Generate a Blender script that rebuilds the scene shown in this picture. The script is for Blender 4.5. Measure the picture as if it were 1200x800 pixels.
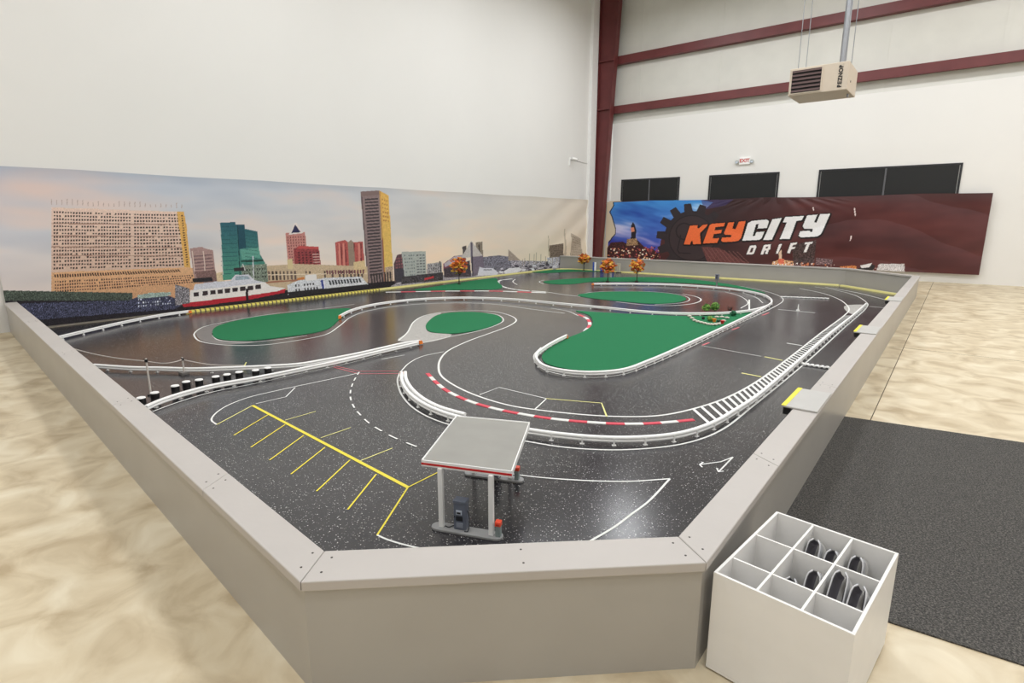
import bpy, bmesh, math, random
import numpy as np
from mathutils import Vector, Matrix
random.seed(7); rng = np.random.RandomState(11)
for o in list(bpy.data.objects): bpy.data.objects.remove(o, do_unlink=True)
S = bpy.context.scene
COL = S.collection

# ------------------------------------------------------------------ camera
FPX, HZ, HC = 655.0, 259.5, 1.62
TH = math.atan((400 - HZ) / FPX); YAW = math.radians(38.15)
cd = bpy.data.cameras.new('camera'); cam = bpy.data.objects.new('camera', cd); COL.objects.link(cam)
cd.sensor_width = 36.0; cd.lens = FPX / 1200 * 36.0; cd.clip_end = 200
cam.location = (0, 0, HC); cam.rotation_euler = (math.pi / 2 - TH, 0, YAW)
S.camera = cam
# ------------------------------------------------------------------ world, light, exposure
W = bpy.data.worlds.new('world'); S.world = W; W.use_nodes = True
W.node_tree.nodes['Background'].inputs[0].default_value = (0.9, 0.95, 1, 1)
W.node_tree.nodes['Background'].inputs[1].default_value = 0.05
S.view_settings.view_transform = 'Standard'; S.view_settings.look = 'None'
S.view_settings.gamma = 1; S.view_settings.use_curve_mapping = False
S.view_settings.exposure = 0.0
LAMP_W = 122.0

# ------------------------------------------------------------------ helpers
_fw = np.array([-math.sin(YAW), math.cos(YAW), 0]); _rt = np.array([math.cos(YAW), math.sin(YAW), 0]); _up = np.array([0, 0, 1.0])
_f = _fw * math.cos(TH) - _up * math.sin(TH); _u = _up * math.cos(TH) + _fw * math.sin(TH)
def ray(x, y): return _f * FPX + _rt * (x - 600) - _u * (y - 400)
def atz(x, y, z=0.006):
    d = ray(x, y); t = (z - HC) / d[2]; return (d[0] * t, d[1] * t, z)
def atX(x, y, X):            # on the plane x = X -> (y, z)
    d = ray(x, y); t = X / d[0]; return (d[1] * t, HC + d[2] * t)
def atY(x, y, Y):            # on the plane y = Y -> (x, z)
    d = ray(x, y); t = Y / d[1]; return (d[0] * t, HC + d[2] * t)
def lin(c):
    return tuple(((v / 255) / 12.92 if v / 255 <= .04045 else ((v / 255 + .055) / 1.055) ** 2.4) for v in c)

MATS = {}
def mat(name, rgb, rough=.5, metal=0., var=.06, scale=8., bump=0., bscale=60., coat=0., emit=0., spec=.5):
    if name in MATS: return MATS[name]
    m = bpy.data.materials.new(name); m.use_nodes = True; MATS[name] = m
    nt = m.node_tree; b = nt.nodes['Principled BSDF']
    c = lin(rgb)
    tc = nt.nodes.new('ShaderNodeTexCoord')
    n = nt.nodes.new('ShaderNodeTexNoise'); n.inputs['Scale'].default_value = scale; n.inputs['Detail'].default_value = 5
    nt.links.new(tc.outputs['Object'], n.inputs['Vector'])
    r = nt.nodes.new('ShaderNodeValToRGB')
    r.color_ramp.elements[0].position = .3; r.color_ramp.elements[1].position = .7
    r.color_ramp.elements[0].color = (*[v * (1 - var) for v in c], 1)
    r.color_ramp.elements[1].color = (*[min(1, v * (1 + var)) for v in c], 1)
    nt.links.new(n.outputs['Fac'], r.inputs['Fac']); nt.links.new(r.outputs['Color'], b.inputs['Base Color'])
    b.inputs['Roughness'].default_value = rough; b.inputs['Metallic'].default_value = metal
    b.inputs['Coat Weight'].default_value = coat; b.inputs['Specular IOR Level'].default_value = spec
    if bump:
        n2 = nt.nodes.new('ShaderNodeTexNoise'); n2.inputs['Scale'].default_value = bscale; n2.inputs['Detail'].default_value = 4
        nt.links.new(tc.outputs['Object'], n2.inputs['Vector'])
        bp = nt.nodes.new('ShaderNodeBump'); bp.inputs['Strength'].default_value = bump; bp.inputs['Distance'].default_value = .01
        nt.links.new(n2.outputs['Fac'], bp.inputs['Height']); nt.links.new(bp.outputs['Normal'], b.inputs['Normal'])
    if emit:
        b.inputs['Emission Color'].default_value = (*c, 1); b.inputs['Emission Strength'].default_value = emit
    return m

class MB:
    """collects faces; build() links them as one mesh object"""
    def __init__(s): s.v = []; s.f = []; s.m = []; s.mi = 0
    def add(s, vs, fs):
        o = len(s.v); s.v += [tuple(p) for p in vs]
        for f in fs: s.f.append(tuple(i + o for i in f)); s.m.append(s.mi)
        return s
    def box(s, a, b, M=None):
        x0, y0, z0 = a; x1, y1, z1 = b
        vs = [Vector(p) for p in ((x0,y0,z0),(x1,y0,z0),(x1,y1,z0),(x0,y1,z0),(x0,y0,z1),(x1,y0,z1),(x1,y1,z1),(x0,y1,z1))]
        if M: vs = [M @ p for p in vs]
        return s.add(vs, ((3,2,1,0),(4,5,6,7),(0,1,5,4),(1,2,6,5),(2,3,7,6),(3,0,4,7)))
    def hexa(s, bot, top):
        return s.add(list(bot) + list(top), ((3,2,1,0),(4,5,6,7),(0,1,5,4),(1,2,6,5),(2,3,7,6),(3,0,4,7)))
    def prism(s, pts, z0, z1):
        n = len(pts)
        vs = [(p[0], p[1], z0) for p in pts] + [(p[0], p[1], z1) for p in pts]
        ar = sum(pts[i][0] * pts[(i+1) % n][1] - pts[(i+1) % n][0] * pts[i][1] for i in range(n))
        fs = [tuple(range(n - 1, -1, -1)), tuple(range(n, 2 * n))] + [(i, (i+1) % n, n + (i+1) % n, n + i) for i in range(n)]
        if ar < 0: fs = [tuple(reversed(f)) for f in fs]
        return s.add(vs, fs)
    def cyl(s, p0, p1, r0, r1=None, n=12, cap=True):
        r1 = r0 if r1 is None else r1
        p0 = Vector(p0); p1 = Vector(p1); d = (p1 - p0).normalized()
        a = d.orthogonal().normalized(); b = d.cross(a)
        vs = []
        for p, r in ((p0, r0), (p1, r1)):
            vs += [p + (a * math.cos(2*math.pi*i/n) + b * math.sin(2*math.pi*i/n)) * r for i in range(n)]
        fs = [(i, (i+1) % n, n + (i+1) % n, n + i) for i in range(n)]
        if cap: fs += [tuple(range(n - 1, -1, -1)), tuple(range(n, 2 * n))]
        return s.add(vs, fs)
    def tube(s, pts, r, n=8):
        pts = [Vector(p) for p in pts]; vs = []; fs = []
        for k, p in enumerate(pts):
            d = (pts[min(k+1, len(pts)-1)] - pts[max(k-1, 0)]).normalized()
            a = d.cross(Vector((0, 0, 1)))
            if a.length < 1e-4: a = Vector((1, 0, 0))
            a.normalize(); b = a.cross(d)
            vs += [p + (a * math.cos(2*math.pi*i/n) + b * math.sin(2*math.pi*i/n)) * r for i in range(n)]
        for k in range(len(pts) - 1):
            fs += [(k*n+i, k*n+(i+1) % n, (k+1)*n+(i+1) % n, (k+1)*n+i) for i in range(n)]
        fs += [tuple(range(n - 1, -1, -1)), tuple(range(len(vs) - n, len(vs)))]
        return s.add(vs, fs)
    def sweep(s, pts, prof):
        """prof: closed list of (across, up); pts in plan with z"""
        n = len(prof); vs = []; fs = []
        for k, p in enumerate(pts):
            a = pts[max(k-1, 0)]; b = pts[min(k+1, len(pts)-1)]
            dx, dy = b[0]-a[0], b[1]-a[1]; L = math.hypot(dx, dy) or 1
            nx, ny = -dy/L, dx/L
            vs += [(p[0]+nx*q[0], p[1]+ny*q[0], p[2]+q[1]) for q in prof]
        for k in range(len(pts)-1):
            fs += [(k*n+i, k*n+(i+1) % n, (k+1)*n+(i+1) % n, (k+1)*n+i) for i in range(n)]
        fs += [tuple(range(n-1, -1, -1)), tuple(range(len(vs)-n, len(vs)))]
        return s.add(vs, fs)
    def ribbon(s, pts, w, z):
        vs = []; fs = []
        for k, p in enumerate(pts):
            a = pts[max(k-1, 0)]; b = pts[min(k+1, len(pts)-1)]
            dx, dy = b[0]-a[0], b[1]-a[1]; L = math.hypot(dx, dy) or 1
            nx, ny = -dy/L*w/2, dx/L*w/2
            vs += [(p[0]-nx, p[1]-ny, z), (p[0]+nx, p[1]+ny, z)]
        for k in range(len(pts)-1): fs.append((2*k, 2*k+2, 2*k+3, 2*k+1))
        return s.add(vs, fs)
    def blob(s, c, r, n=1, sq=(1, 1, 1)):
        bm = bmesh.new(); bmesh.ops.create_icosphere(bm, subdivisions=n, radius=1)
        vs = [(c[0]+v.co.x*r*sq[0], c[1]+v.co.y*r*sq[1], c[2]+v.co.z*r*sq[2]) for v in bm.verts]
        fs = [tuple(v.index for v in f.verts) for f in bm.faces]; bm.free()
        return s.add(vs, fs)
    def build(s, name, mats, parent=None, loc=None, smooth=False, bevel=0, sub=None):
        if sub is not None: s.v = [(p[0]-sub[0], p[1]-sub[1], p[2]-sub[2]) for p in s.v]
        me = bpy.data.meshes.new(name); me.from_pydata(s.v, [], s.f)
        if not isinstance(mats, (list, tuple)): mats = [mats]
        for m in mats: me.materials.append(m)
        if len(mats) > 1: me.polygons.foreach_set('material_index', s.m)
        if smooth: me.polygons.foreach_set('use_smooth', [True] * len(me.polygons))
        me.update()
        o = bpy.data.objects.new(name, me); COL.objects.link(o)
        if parent is not None: o.parent = parent
        if loc is not None: o.location = loc
        if bevel:
            b = o.modifiers.new('bevel', 'BEVEL'); b.width = bevel; b.segments = 2; b.limit_method = 'ANGLE'; b.angle_limit = .6
        return o

def link(name, me, parent=None, loc=None, rz=0):
    o = bpy.data.objects.new(name, me); COL.objects.link(o)
    if parent is not None: o.parent = parent
    if loc is not None: o.location = loc
    o.rotation_euler = (0, 0, rz)
    return o
def tag(o, label=None, cat=None, group=None, kind=None):
    if label: o['label'] = label
    if cat: o['category'] = cat
    if group: o['group'] = group
    if kind: o['kind'] = kind
    return o
def thing(name, label, cat, loc=(0, 0, 0), rz=0, group=None):
    o = bpy.data.objects.new(name, None); COL.objects.link(o); o.empty_display_size = .1
    o.location = loc; o.rotation_euler = (0, 0, rz)
    return tag(o, label, cat, group)
def smooth_curve(pts, closed=False, sub=7):
    P = [np.array(p, float) for p in pts]; n = len(P); out = []
    if n < 3: return [tuple(p) for p in P]
    for i in range(n if closed else n - 1):
        p1, p2 = P[i], P[(i+1) % n]
        p0 = P[i-1] if (closed or i > 0) else 2*p1 - p2
        p3 = P[(i+2) % n] if (closed or i < n-2) else 2*p2 - p1
        d01 = max(np.linalg.norm(p1-p0)**.5, 1e-4); d12 = max(np.linalg.norm(p2-p1)**.5, 1e-4); d23 = max(np.linalg.norm(p3-p2)**.5, 1e-4)
        t0, t1, t2, t3 = 0, d01, d01+d12, d01+d12+d23
        for k in range(sub):
            t = t1 + (t2-t1)*k/sub
            A1 = (t1-t)/(t1-t0)*p0 + (t-t0)/(t1-t0)*p1; A2 = (t2-t)/(t2-t1)*p1 + (t-t1)/(t2-t1)*p2; A3 = (t3-t)/(t3-t2)*p2 + (t-t2)/(t3-t2)*p3
            B1 = (t2-t)/(t2-t0)*A1 + (t-t0)/(t2-t0)*A2; B2 = (t3-t)/(t3-t1)*A2 + (t-t1)/(t3-t1)*A3
            out.append(tuple((t2-t)/(t2-t1)*B1 + (t-t1)/(t2-t1)*B2))
    if not closed: out.append(tuple(P[-1]))
    return out
def resample(pts, n):
    P = np.array(pts); d = np.r_[0, np.cumsum(np.linalg.norm(np.diff(P, axis=0), axis=1))]
    t = np.linspace(0, d[-1], n)
    return [tuple(np.interp(t, d, P[:, k])[i] for k in range(P.shape[1])) for i in range(n)]
def length(pts):
    P = np.array(pts); return float(np.linalg.norm(np.diff(P, axis=0), axis=1).sum())
def cutp(pts, a, b, n=6):
    P = np.array(pts); d = np.r_[0, np.cumsum(np.linalg.norm(np.diff(P, axis=0), axis=1))]
    t = np.linspace(a, b, n)
    return [tuple(np.interp(tt, d, P[:, k]) for k in range(P.shape[1])) for tt in t]
def px(pts, z=.006): return [atz(x, y, z) for x, y in pts]
def text_mesh(txt, size, extrude=0.002, spacing=1.0):
    cu = bpy.data.curves.new('lettering', 'FONT'); cu.body = txt; cu.size = size; cu.extrude = extrude
    cu.align_x = 'CENTER'; cu.align_y = 'CENTER'; cu.space_character = spacing; cu.offset = .004
    t = bpy.data.objects.new('t', cu); COL.objects.link(t)
    dg = bpy.context.evaluated_depsgraph_get(); me = bpy.data.meshes.new_from_object(t.evaluated_get(dg))
    bpy.data.objects.remove(t); return me
ORD = ['first', 'second', 'third', 'fourth', 'fifth', 'sixth', 'seventh', 'eighth', 'ninth', 'tenth', 'eleventh', 'twelfth', 'thirteenth', 'fourteenth', 'fifteenth', 'sixteenth', 'seventeenth', 'eighteenth', 'nineteenth', 'twentieth']

# ------------------------------------------------------------------ materials
M_wall = mat('white_painted_wall', (232, 230, 226), .75, var=.012, scale=.6)
M_upper = mat('white_vinyl_panel', (214, 212, 204), .6, var=.03, scale=2)
M_red = mat('red_oxide_steel', (102, 44, 44), .5, var=.12, scale=3)
M_ceil = mat('ceiling_white', (228, 228, 226), .8, var=.02)
M_cap = mat('grey_painted_board', (184, 178, 173), .5, var=.03, scale=3, bump=.05, bscale=30)
M_panel = mat('grey_painted_panel', (170, 166, 160), .35, var=.04, scale=2, spec=.6)
M_screw = mat('dark_screw', (70, 64, 60), .4, .6)
M_whitep = mat('white_plastic', (246, 245, 243), .35, var=.02)
M_tapew = mat('white_tape', (226, 226, 222), .45, var=.05, scale=30)
M_tapey = mat('yellow_tape', (232, 214, 60), .45, var=.06, scale=30)
M_tapep = mat('pale_yellow_tape', (226, 222, 140), .45, var=.06, scale=30)
M_tapek = mat('pink_tape', (205, 95, 105), .45, var=.06, scale=30)
M_kred = mat('kerb_red', (214, 66, 84), .45, var=.08, scale=40)
M_orange = mat('orange_plastic', (240, 130, 40), .4, var=.06)
M_black = mat('black_plastic', (26, 25, 27), .35, var=.1)
M_steel = mat('grey_steel', (150, 152, 156), .35, .7)

def track_material():
    m = bpy.data.materials.new('speckled_track_floor'); m.use_nodes = True; nt = m.node_tree; b = nt.nodes['Principled BSDF']
    tc = nt.nodes.new('ShaderNodeTexCoord')
    n = nt.nodes.new('ShaderNodeTexNoise'); n.inputs['Scale'].default_value = .9; n.inputs['Detail'].default_value = 6
    nt.links.new(tc.outputs['Object'], n.inputs['Vector'])
    base = nt.nodes.new('ShaderNodeValToRGB')
    base.color_ramp.elements[0].position = .3; base.color_ramp.elements[0].color = (*lin((40, 39, 42)), 1)
    base.color_ramp.elements[1].position = .7; base.color_ramp.elements[1].color = (*lin((57, 55, 58)), 1)
    nt.links.new(n.outputs['Fac'], base.inputs['Fac'])
    prev = base.outputs['Color']
    for sc, th, colr, w in ((52, .2, (196, 194, 190), .9), (80, .26, (140, 138, 136), .85), (30, .09, (232, 232, 230), .95)):
        v = nt.nodes.new('ShaderNodeTexVoronoi'); v.inputs['Scale'].default_value = sc; v.inputs['Randomness'].default_value = 1
        nt.links.new(tc.outputs['Object'], v.inputs['Vector'])
        r = nt.nodes.new('ShaderNodeValToRGB'); r.color_ramp.elements[0].position = th * .75; r.color_ramp.elements[0].color = (1, 1, 1, 1)
        r.color_ramp.elements[1].position = th; r.color_ramp.elements[1].color = (0, 0, 0, 1)
        nt.links.new(v.outputs['Distance'], r.inputs['Fac'])
        sep = nt.nodes.new('ShaderNodeSeparateColor'); nt.links.new(v.outputs['Color'], sep.inputs['Color'])
        gt = nt.nodes.new('ShaderNodeMath'); gt.operation = 'GREATER_THAN'; gt.inputs[1].default_value = .45
        nt.links.new(sep.outputs['Red'], gt.inputs[0])
        mu = nt.nodes.new('ShaderNodeMath'); mu.operation = 'MULTIPLY'; nt.links.new(r.outputs['Color'], mu.inputs[0]); nt.links.new(gt.outputs[0], mu.inputs[1])
        m2 = nt.nodes.new('ShaderNodeMath'); m2.operation = 'MULTIPLY'; nt.links.new(mu.outputs[0], m2.inputs[0]); m2.inputs[1].default_value = w
        mx = nt.nodes.new('ShaderNodeMix'); mx.data_type = 'RGBA'
        nt.links.new(m2.outputs[0], mx.inputs[0]); nt.links.new(prev, mx.inputs[6]); mx.inputs[7].default_value = (*lin(colr), 1)
        prev = mx.outputs[2]
    nt.links.new(prev, b.inputs['Base Color'])
    n3 = nt.nodes.new('ShaderNodeTexNoise'); n3.inputs['Scale'].default_value = .5; n3.inputs['Detail'].default_value = 3
    nt.links.new(tc.outputs['Object'], n3.inputs['Vector'])
    mr = nt.nodes.new('ShaderNodeMapRange'); mr.inputs[1].default_value = .3; mr.inputs[2].default_value = .7; mr.inputs[3].default_value = .17; mr.inputs[4].default_value = .25
    nt.links.new(n3.outputs['Fac'], mr.inputs[0]); nt.links.new(mr.outputs[0], b.inputs['Roughness'])
    b.inputs['Specular IOR Level'].default_value = .55
    return m
M_track = track_material()

def fleck_material(name, c0, c1, c2, scale, rough=.95, bump=.5):
    m = bpy.data.materials.new(name); m.use_nodes = True; nt = m.node_tree; b = nt.nodes['Principled BSDF']
    tc = nt.nodes.new('ShaderNodeTexCoord'); n = nt.nodes.new('ShaderNodeTexNoise'); n.inputs['Scale'].default_value = scale; n.inputs['Detail'].default_value = 3; n.inputs['Roughness'].default_value = .8
    nt.links.new(tc.outputs['Object'], n.inputs['Vector'])
    r = nt.nodes.new('ShaderNodeValToRGB'); e = r.color_ramp.elements
    e[0].position = .35; e[0].color = (*lin(c0), 1); e[1].position = .66; e[1].color = (*lin(c2), 1)
    k = e.new(.5); k.color = (*lin(c1), 1)
    nt.links.new(n.outputs['Fac'], r.inputs['Fac']); nt.links.new(r.outputs['Color'], b.inputs['Base Color'])
    b.inputs['Roughness'].default_value = rough; b.inputs['Specular IOR Level'].default_value = .2
    bp = nt.nodes.new('ShaderNodeBump'); bp.inputs['Strength'].default_value = bump; bp.inputs['Distance'].default_value = .004
    nt.links.new(n.outputs['Fac'], bp.inputs['Height']); nt.links.new(bp.outputs['Normal'], b.inputs['Normal'])
    return m
M_turf = fleck_material('green_turf', (22, 88, 56), (34, 112, 72), (56, 138, 94), 110)
M_carpet = fleck_material('charcoal_carpet', (48, 47, 46), (74, 72, 70), (116, 112, 106), 120)
M_gravel = fleck_material('pale_grey_grit', (150, 147, 142), (172, 168, 163), (190, 188, 184), 60, bump=.2)

def concrete_material():
    m = bpy.data.materials.new('concrete_floor'); m.use_nodes = True; nt = m.node_tree; b = nt.nodes['Principled BSDF']
    tc = nt.nodes.new('ShaderNodeTexCoord')
    n = nt.nodes.new('ShaderNodeTexNoise'); n.inputs['Scale'].default_value = 3.4; n.inputs['Detail'].default_value = 10; n.inputs['Distortion'].default_value = .8
    nt.links.new(tc.outputs['Object'], n.inputs['Vector'])
    r = nt.nodes.new('ShaderNodeValToRGB'); e = r.color_ramp.elements
    e[0].position = .3; e[0].color = (*lin((176, 156, 124)), 1); e[1].position = .7; e[1].color = (*lin((222, 210, 184)), 1)
    k = e.new(.5); k.color = (*lin((206, 190, 160)), 1)
    nt.links.new(n.outputs['Fac'], r.inputs['Fac']); nt.links.new(r.outputs['Color'], b.inputs['Base Color'])
    b.inputs['Roughness'].default_value = .45
    return m
M_conc = concrete_material()

# ------------------------------------------------------------------ room shell
XL, YB, XR, YF, ZC = -11.0, 19.25, 8.0, -6.0, 9.8
tag(MB().box((XL-.3, YF-.3, -.2), (XR+.3, YB+.4, 0)).build('floor', M_conc), 'beige stained concrete floor of the hall around the track', kind='structure')
tag(MB().box((XL-.2, YF, 0), (XL, YB+.15, ZC)).build('wall_left', M_wall), 'tall plain white wall above the skyline banner', kind='structure')
wb = tag(MB().box((XL, YB, 0), (XR, YB+.3, 5.10)).build('wall_back', M_wall), 'white lower wall with dark windows behind the brown banner', kind='structure')
# insulated upper panels above the liner, each a sheet with seams
xs = [XL, -9.5, -6.75, -4.5, -2.2, .3, 2.8, 5.4, XR]
for a, b in zip(xs[:-1], xs[1:]):
    MB().box((a+.012, YB+.1, 5.10), (b-.012, YB+.28, ZC)).build('wall_panel', M_upper, wb, bevel=.01)
for x in xs[1:-1]:
    MB().box((x-.05, YB+.09, 5.10), (x+.05, YB+.12, ZC)).build('seam_strip', M_upper, wb)
tag(MB().box((XR, YF, 0), (XR+.2, YB+.15, ZC)).build('wall_right', M_wall), 'plain white side wall of the hall out of view', kind='structure')
tag(MB().box((XL, YF-.2, 0), (XR, YF, ZC)).build('wall_front', M_wall), 'plain white wall behind the viewer', kind='structure')
tag(MB().box((XL-.2, YF-.2, ZC), (XR+.2, YB+.4, ZC+.2)).build('ceiling', M_ceil), 'white insulated roof high above the track', kind='structure')

# red rigid-frame column in the corner
cw = .25
colm = thing('steel_column', 'tapered dark red steel column standing in the room corner', 'column', (XL+.09, YB-.4, 0))
colm['kind'] = 'structure'
def xin(z): return .28 + .052 * z
for nm, (xa, xb) in (('outer_flange', (0, .03)),):
    MB().box((xa, 0, 0), (xb, cw, ZC)).build(nm, M_red, colm)
MB().hexa([(xin(0)-.03,0,0),(xin(0),0,0),(xin(0),cw,0),(xin(0)-.03,cw,0)], [(xin(ZC)-.03,0,ZC),(xin(ZC),0,ZC),(xin(ZC),cw,ZC),(xin(ZC)-.03,cw,ZC)]).build('inner_flange', M_red, colm)
MB().hexa([(.03,.10,0),(xin(0)-.03,.10,0),(xin(0)-.03,.15,0),(.03,.15,0)], [(.03,.10,ZC),(xin(ZC)-.03,.10,ZC),(xin(ZC)-.03,.15,ZC),(.03,.15,ZC)]).build('web', M_red, colm)
for z in (5.55, 7.15):
    MB().box((.03, .0, z), (xin(z)-.03, .10, z+.04)).build('stiffener', M_red, colm)
tag(MB().box((XL, YB-.80, 0), (XL+.11, YB-.42, ZC)).build('trim_1', M_whitep), 'white vertical trim strip on the wall left of the red column', kind='structure')
tag(MB().box((XL+.42, YB-.06, 0), (XL+.56, YB, 5.1)).build('trim_2', M_whitep), 'narrow white vertical trim strip right of the red column', kind='structure')
def girt(z0, z1, label):
    g = thing('wall_girt', label, 'beam', (XL+.4, YB, z0), group='red wall girts'); g['kind'] = 'structure'
    L = XR-XL-.45
    MB().box((0, -.13, 0), (L, -.11, z1-z0)).build('web', M_red, g)
    MB().box((0, -.13, z1-z0), (L, .08, z1-z0+.015)).build('top_flange', M_red, g)
    MB().box((0, -.11, .0), (L, .0 if z0 < 5.5 else .08, .015)).build('bottom_flange', M_red, g)
girt(5.42, 5.66, 'long dark red steel girt across the back wall behind the heater')
girt(7.05, 7.30, 'upper dark red steel girt near the top of the back wall')

# windows with dark shades
M_wframe = mat('window_frame_dark', (36, 36, 40), .4); M_shade = mat('dark_window_shade', (15, 16, 18), .5, var=.1)
def window(n, x0, x1, panes, label):
    z0, z1 = 1.9, 3.12
    w = tag(thing('window_%d' % n, label, None, (x0, YB, z0)), kind='structure')
    W_, H_ = x1-x0, z1-z0
    fr = MB(); t = .05
    fr.box((0, -.03, 0), (W_, .0, t)).box((0, -.03, H_-t), (W_, .0, H_)).box((0, -.03, t), (t, .0, H_-t)).box((W_-t, -.03, t), (W_, .0, H_-t))
    fr.build('window_frame', M_wframe, w)
    pw = (W_-2*t)/panes
    for k in range(panes):
        MB().box((t+k*pw+.015, -.02, t), (t+(k+1)*pw-.015, -.008, H_-t)).build('pane', M_shade, w)
        if k: MB().box((t+k*pw-.02, -.032, t), (t+k*pw+.02, -.004, H_-t)).build('mullion', mat('mullion_grey', (96, 96, 100), .4), w)
window(1, -10.0, -7.78, 2, 'dark two-pane window above the blue end of the banner, nearest the red column')
window(2, -6.77, -4.60, 1, 'dark single-pane window below the exit sign')
window(3, -3.51, -.15, 2, 'dark two-pane window at the right above the brown banner')

# high-bay lamps under the roof
M_diff = mat('lamp_diffuser', (255, 252, 245), .5, var=0, emit=6)
kk = 0
for iy, ly in enumerate((-1, 5.5, 11, 15.5)):
    for ix, lx in enumerate((-7.4, -3.4, .8, 5)):
        h = thing('high_bay_lamp', 'white high bay lamp, %s from left in %s row from back wall' % (ORD[ix], ORD[3-iy]), 'lamp', (lx, ly, 8.6), group='high bay lamps')
        MB().box((-.6, -.2, 0), (.6, .2, .08)).build('housing', M_whitep, h, bevel=.01)
        MB().box((-.57, -.17, -.012), (.57, .17, 0)).build('diffuser', M_diff, h)
        for sx in (-.5, .5): MB().cyl((sx, 0, .08), (sx, 0, 1.2), .006).build('hanger', M_steel, h)
        l = bpy.data.lights.new('lamp_light', 'AREA'); l.shape = 'RECTANGLE'; l.size = 1.14; l.size_y = .34; l.energy = LAMP_W
        l.color = (.94, .965, 1); lo = bpy.data.objects.new('lamp_light', l); COL.objects.link(lo); lo.parent = h; lo.location = (0, 0, -.02)

# ------------------------------------------------------------------ track floor and border
TZ = .006
FLi, FRi = (-1.666, 1.016), (-.691, 1.904); FLo, FRo = (-1.57, .86), (-.547, 1.802)
LWi, LWo = (-10.92, 1.945), (-10.92, 1.795)
RBi, RBo = (-.691, 15.15), (-.547, 15.21); BCi, BCo = (-2.15, 16.58), (-2.09, 16.73); BLi, BLo = (-10.92, 16.62), (-10.92, 16.77)
track = tag(MB().prism([LWi, FLi, FRi, RBi, BCi, BLi], .0005, TZ).build('track_floor', M_track), 'glossy dark grey speckled track floor with tape markings', kind='structure')

def border(name, label, ii, oi, io, oo, joints=(), screws=True, group='grey border walls round the track'):
    """run from (inner ii, outer oi) to (inner io, outer oo)"""
    base = ((ii[0]+oi[0])/2, (ii[1]+oi[1])/2, 0)
    r = thing(name, label, 'low wall', base, group=group)
    A, B, C_, D = [np.array(p) for p in (ii, io, oo, oi)]
    def inset(k, e):   # points across
        return (A+(D-A)*k, B+(C_-B)*k)
    a0, b0 = inset(.12, 0); a1, b1 = inset(.89, 0)
    MB().prism([a0, b0, b1, a1], .0, .413).build('panel', M_panel, r, sub=base)
    cuts = [0.] + list(joints) + [1.]
    L = float(np.linalg.norm(B-A))
    g = .0012/L
    for s, e in zip(cuts[:-1], cuts[1:]):
        q = [A+(B-A)*(s+g), A+(B-A)*(e-g), D+(C_-D)*(e-g), D+(C_-D)*(s+g)]
        MB().prism(q, .413, .45).build('cap_board', M_cap, r, sub=base, bevel=.004)
        if screws:
            for t in (s+.045/L, e-.045/L):
                for k in (.25, .72):
                    p = A+(B-A)*t; p = p+(D+(C_-D)*t-p)*k
                    MB().cyl((p[0], p[1], .4485), (p[0], p[1], .4508), .0045, n=8).build('screw', M_screw, r, sub=base)
    return r
border('border_wall', 'short grey border wall with cap boards across the front, behind the petrol station', FLi, FLo, FRi, FRo)
border('border_wall', 'long grey border wall running off to the left past the bollards', LWi, LWo, FLi, FLo, joints=(.25, .5, .72, .9))
rb = border('border_wall', 'long grey border wall on the right with yellow-edged plates on its cap', FRi, FRo, RBi, RBo, joints=(.075, .2, .4, .62, .8))
border('border_wall', 'short angled grey border wall at the far right corner of the track', RBi, RBo, BCi, BCo)
border('border_wall', 'far grey border wall below the brown banner', BCi, BCo, BLi, BLo, joints=(.3, .6), screws=False)
fb = bpy.data.objects['border_wall']
for k in (.25, .72):
    a = np.array(FLi)+(np.array(FRi)-np.array(FLi))*.54; b = np.array(FLo)+(np.array(FRo)-np.array(FLo))*.54; q = a+(b-a)*k
    MB().cyl((q[0], q[1], .4485), (q[0], q[1], .4508), .0045, n=8).build('screw', M_screw, fb, sub=fb.location)
M_yedge = mat('yellow_edge', (236, 222, 60), .45); M_plate = mat('pale_grey_plate', (186, 184, 180), .45, var=.03)
for k, (ya, yb) in enumerate(((3.78, 4.27), (6.92, 7.42), (10.1, 10.6))):
    p = thing('station_plate', 'grey board with a yellow edge overhanging the right border wall, %s from the viewer' % ('nearest', 'second', 'farthest')[k], 'plate', (-.55, ya, .4505), group='yellow-edged plates on the right border wall')
    MB().box((-.205, 0, 0), (.0, yb-ya, .012)).build('board', M_plate, p, bevel=.003)
    MB().box((-.21, 0, .0118), (-.182, yb-ya, .0145)).build('yellow_edge', M_yedge, p)
    for by in (.02, yb-ya-.06): MB().box((-.2, by, -.05), (-.155, by+.04, -.002)).build('bracket', M_black, p)

# ------------------------------------------------------------------ tape markings (parts of the track floor)
ZT = [TZ + .0012]
def tape(pts, w=.02, m=None, curve=True, name='tape_line', closed=False):
    P = px(pts)
    if curve: P = smooth_curve(P, closed)
    if closed: P = P + [P[0]]
    ZT[0] += .00002
    return MB().ribbon(P, w, ZT[0]).build(name, m or M_tapew, track)
def seg(a, b, w=.02, m=None, name='tape_line'): return tape([a, b], w, m, False, name)
# long lane line from the small island round the infield to the far right
lane = [(467,399),(477,390),(486,376),(500,369),(525,365),(550,364),(575,364.5),(596,369),(605,375),(597,381.5),(575,390),(550,399),(525,411),(516,421),(514,430),(517,440),(530,450),(550,460),(575,469),(600,475.5),(625,479.5),(675,485),(712,487.5),(750,488),(775,486.5),(800,482),(837,471.5),(862,461),(890,445),(925,419),(962,390),(990,369),(995,363),(992,357),(982,350),(962,343),(937,338)]
tape(lane, .024)
tape([(494,402),(530,394),(557,388.5),(580,381.5),(590,375),(580,368),(557,365.8)], .018)
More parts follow.
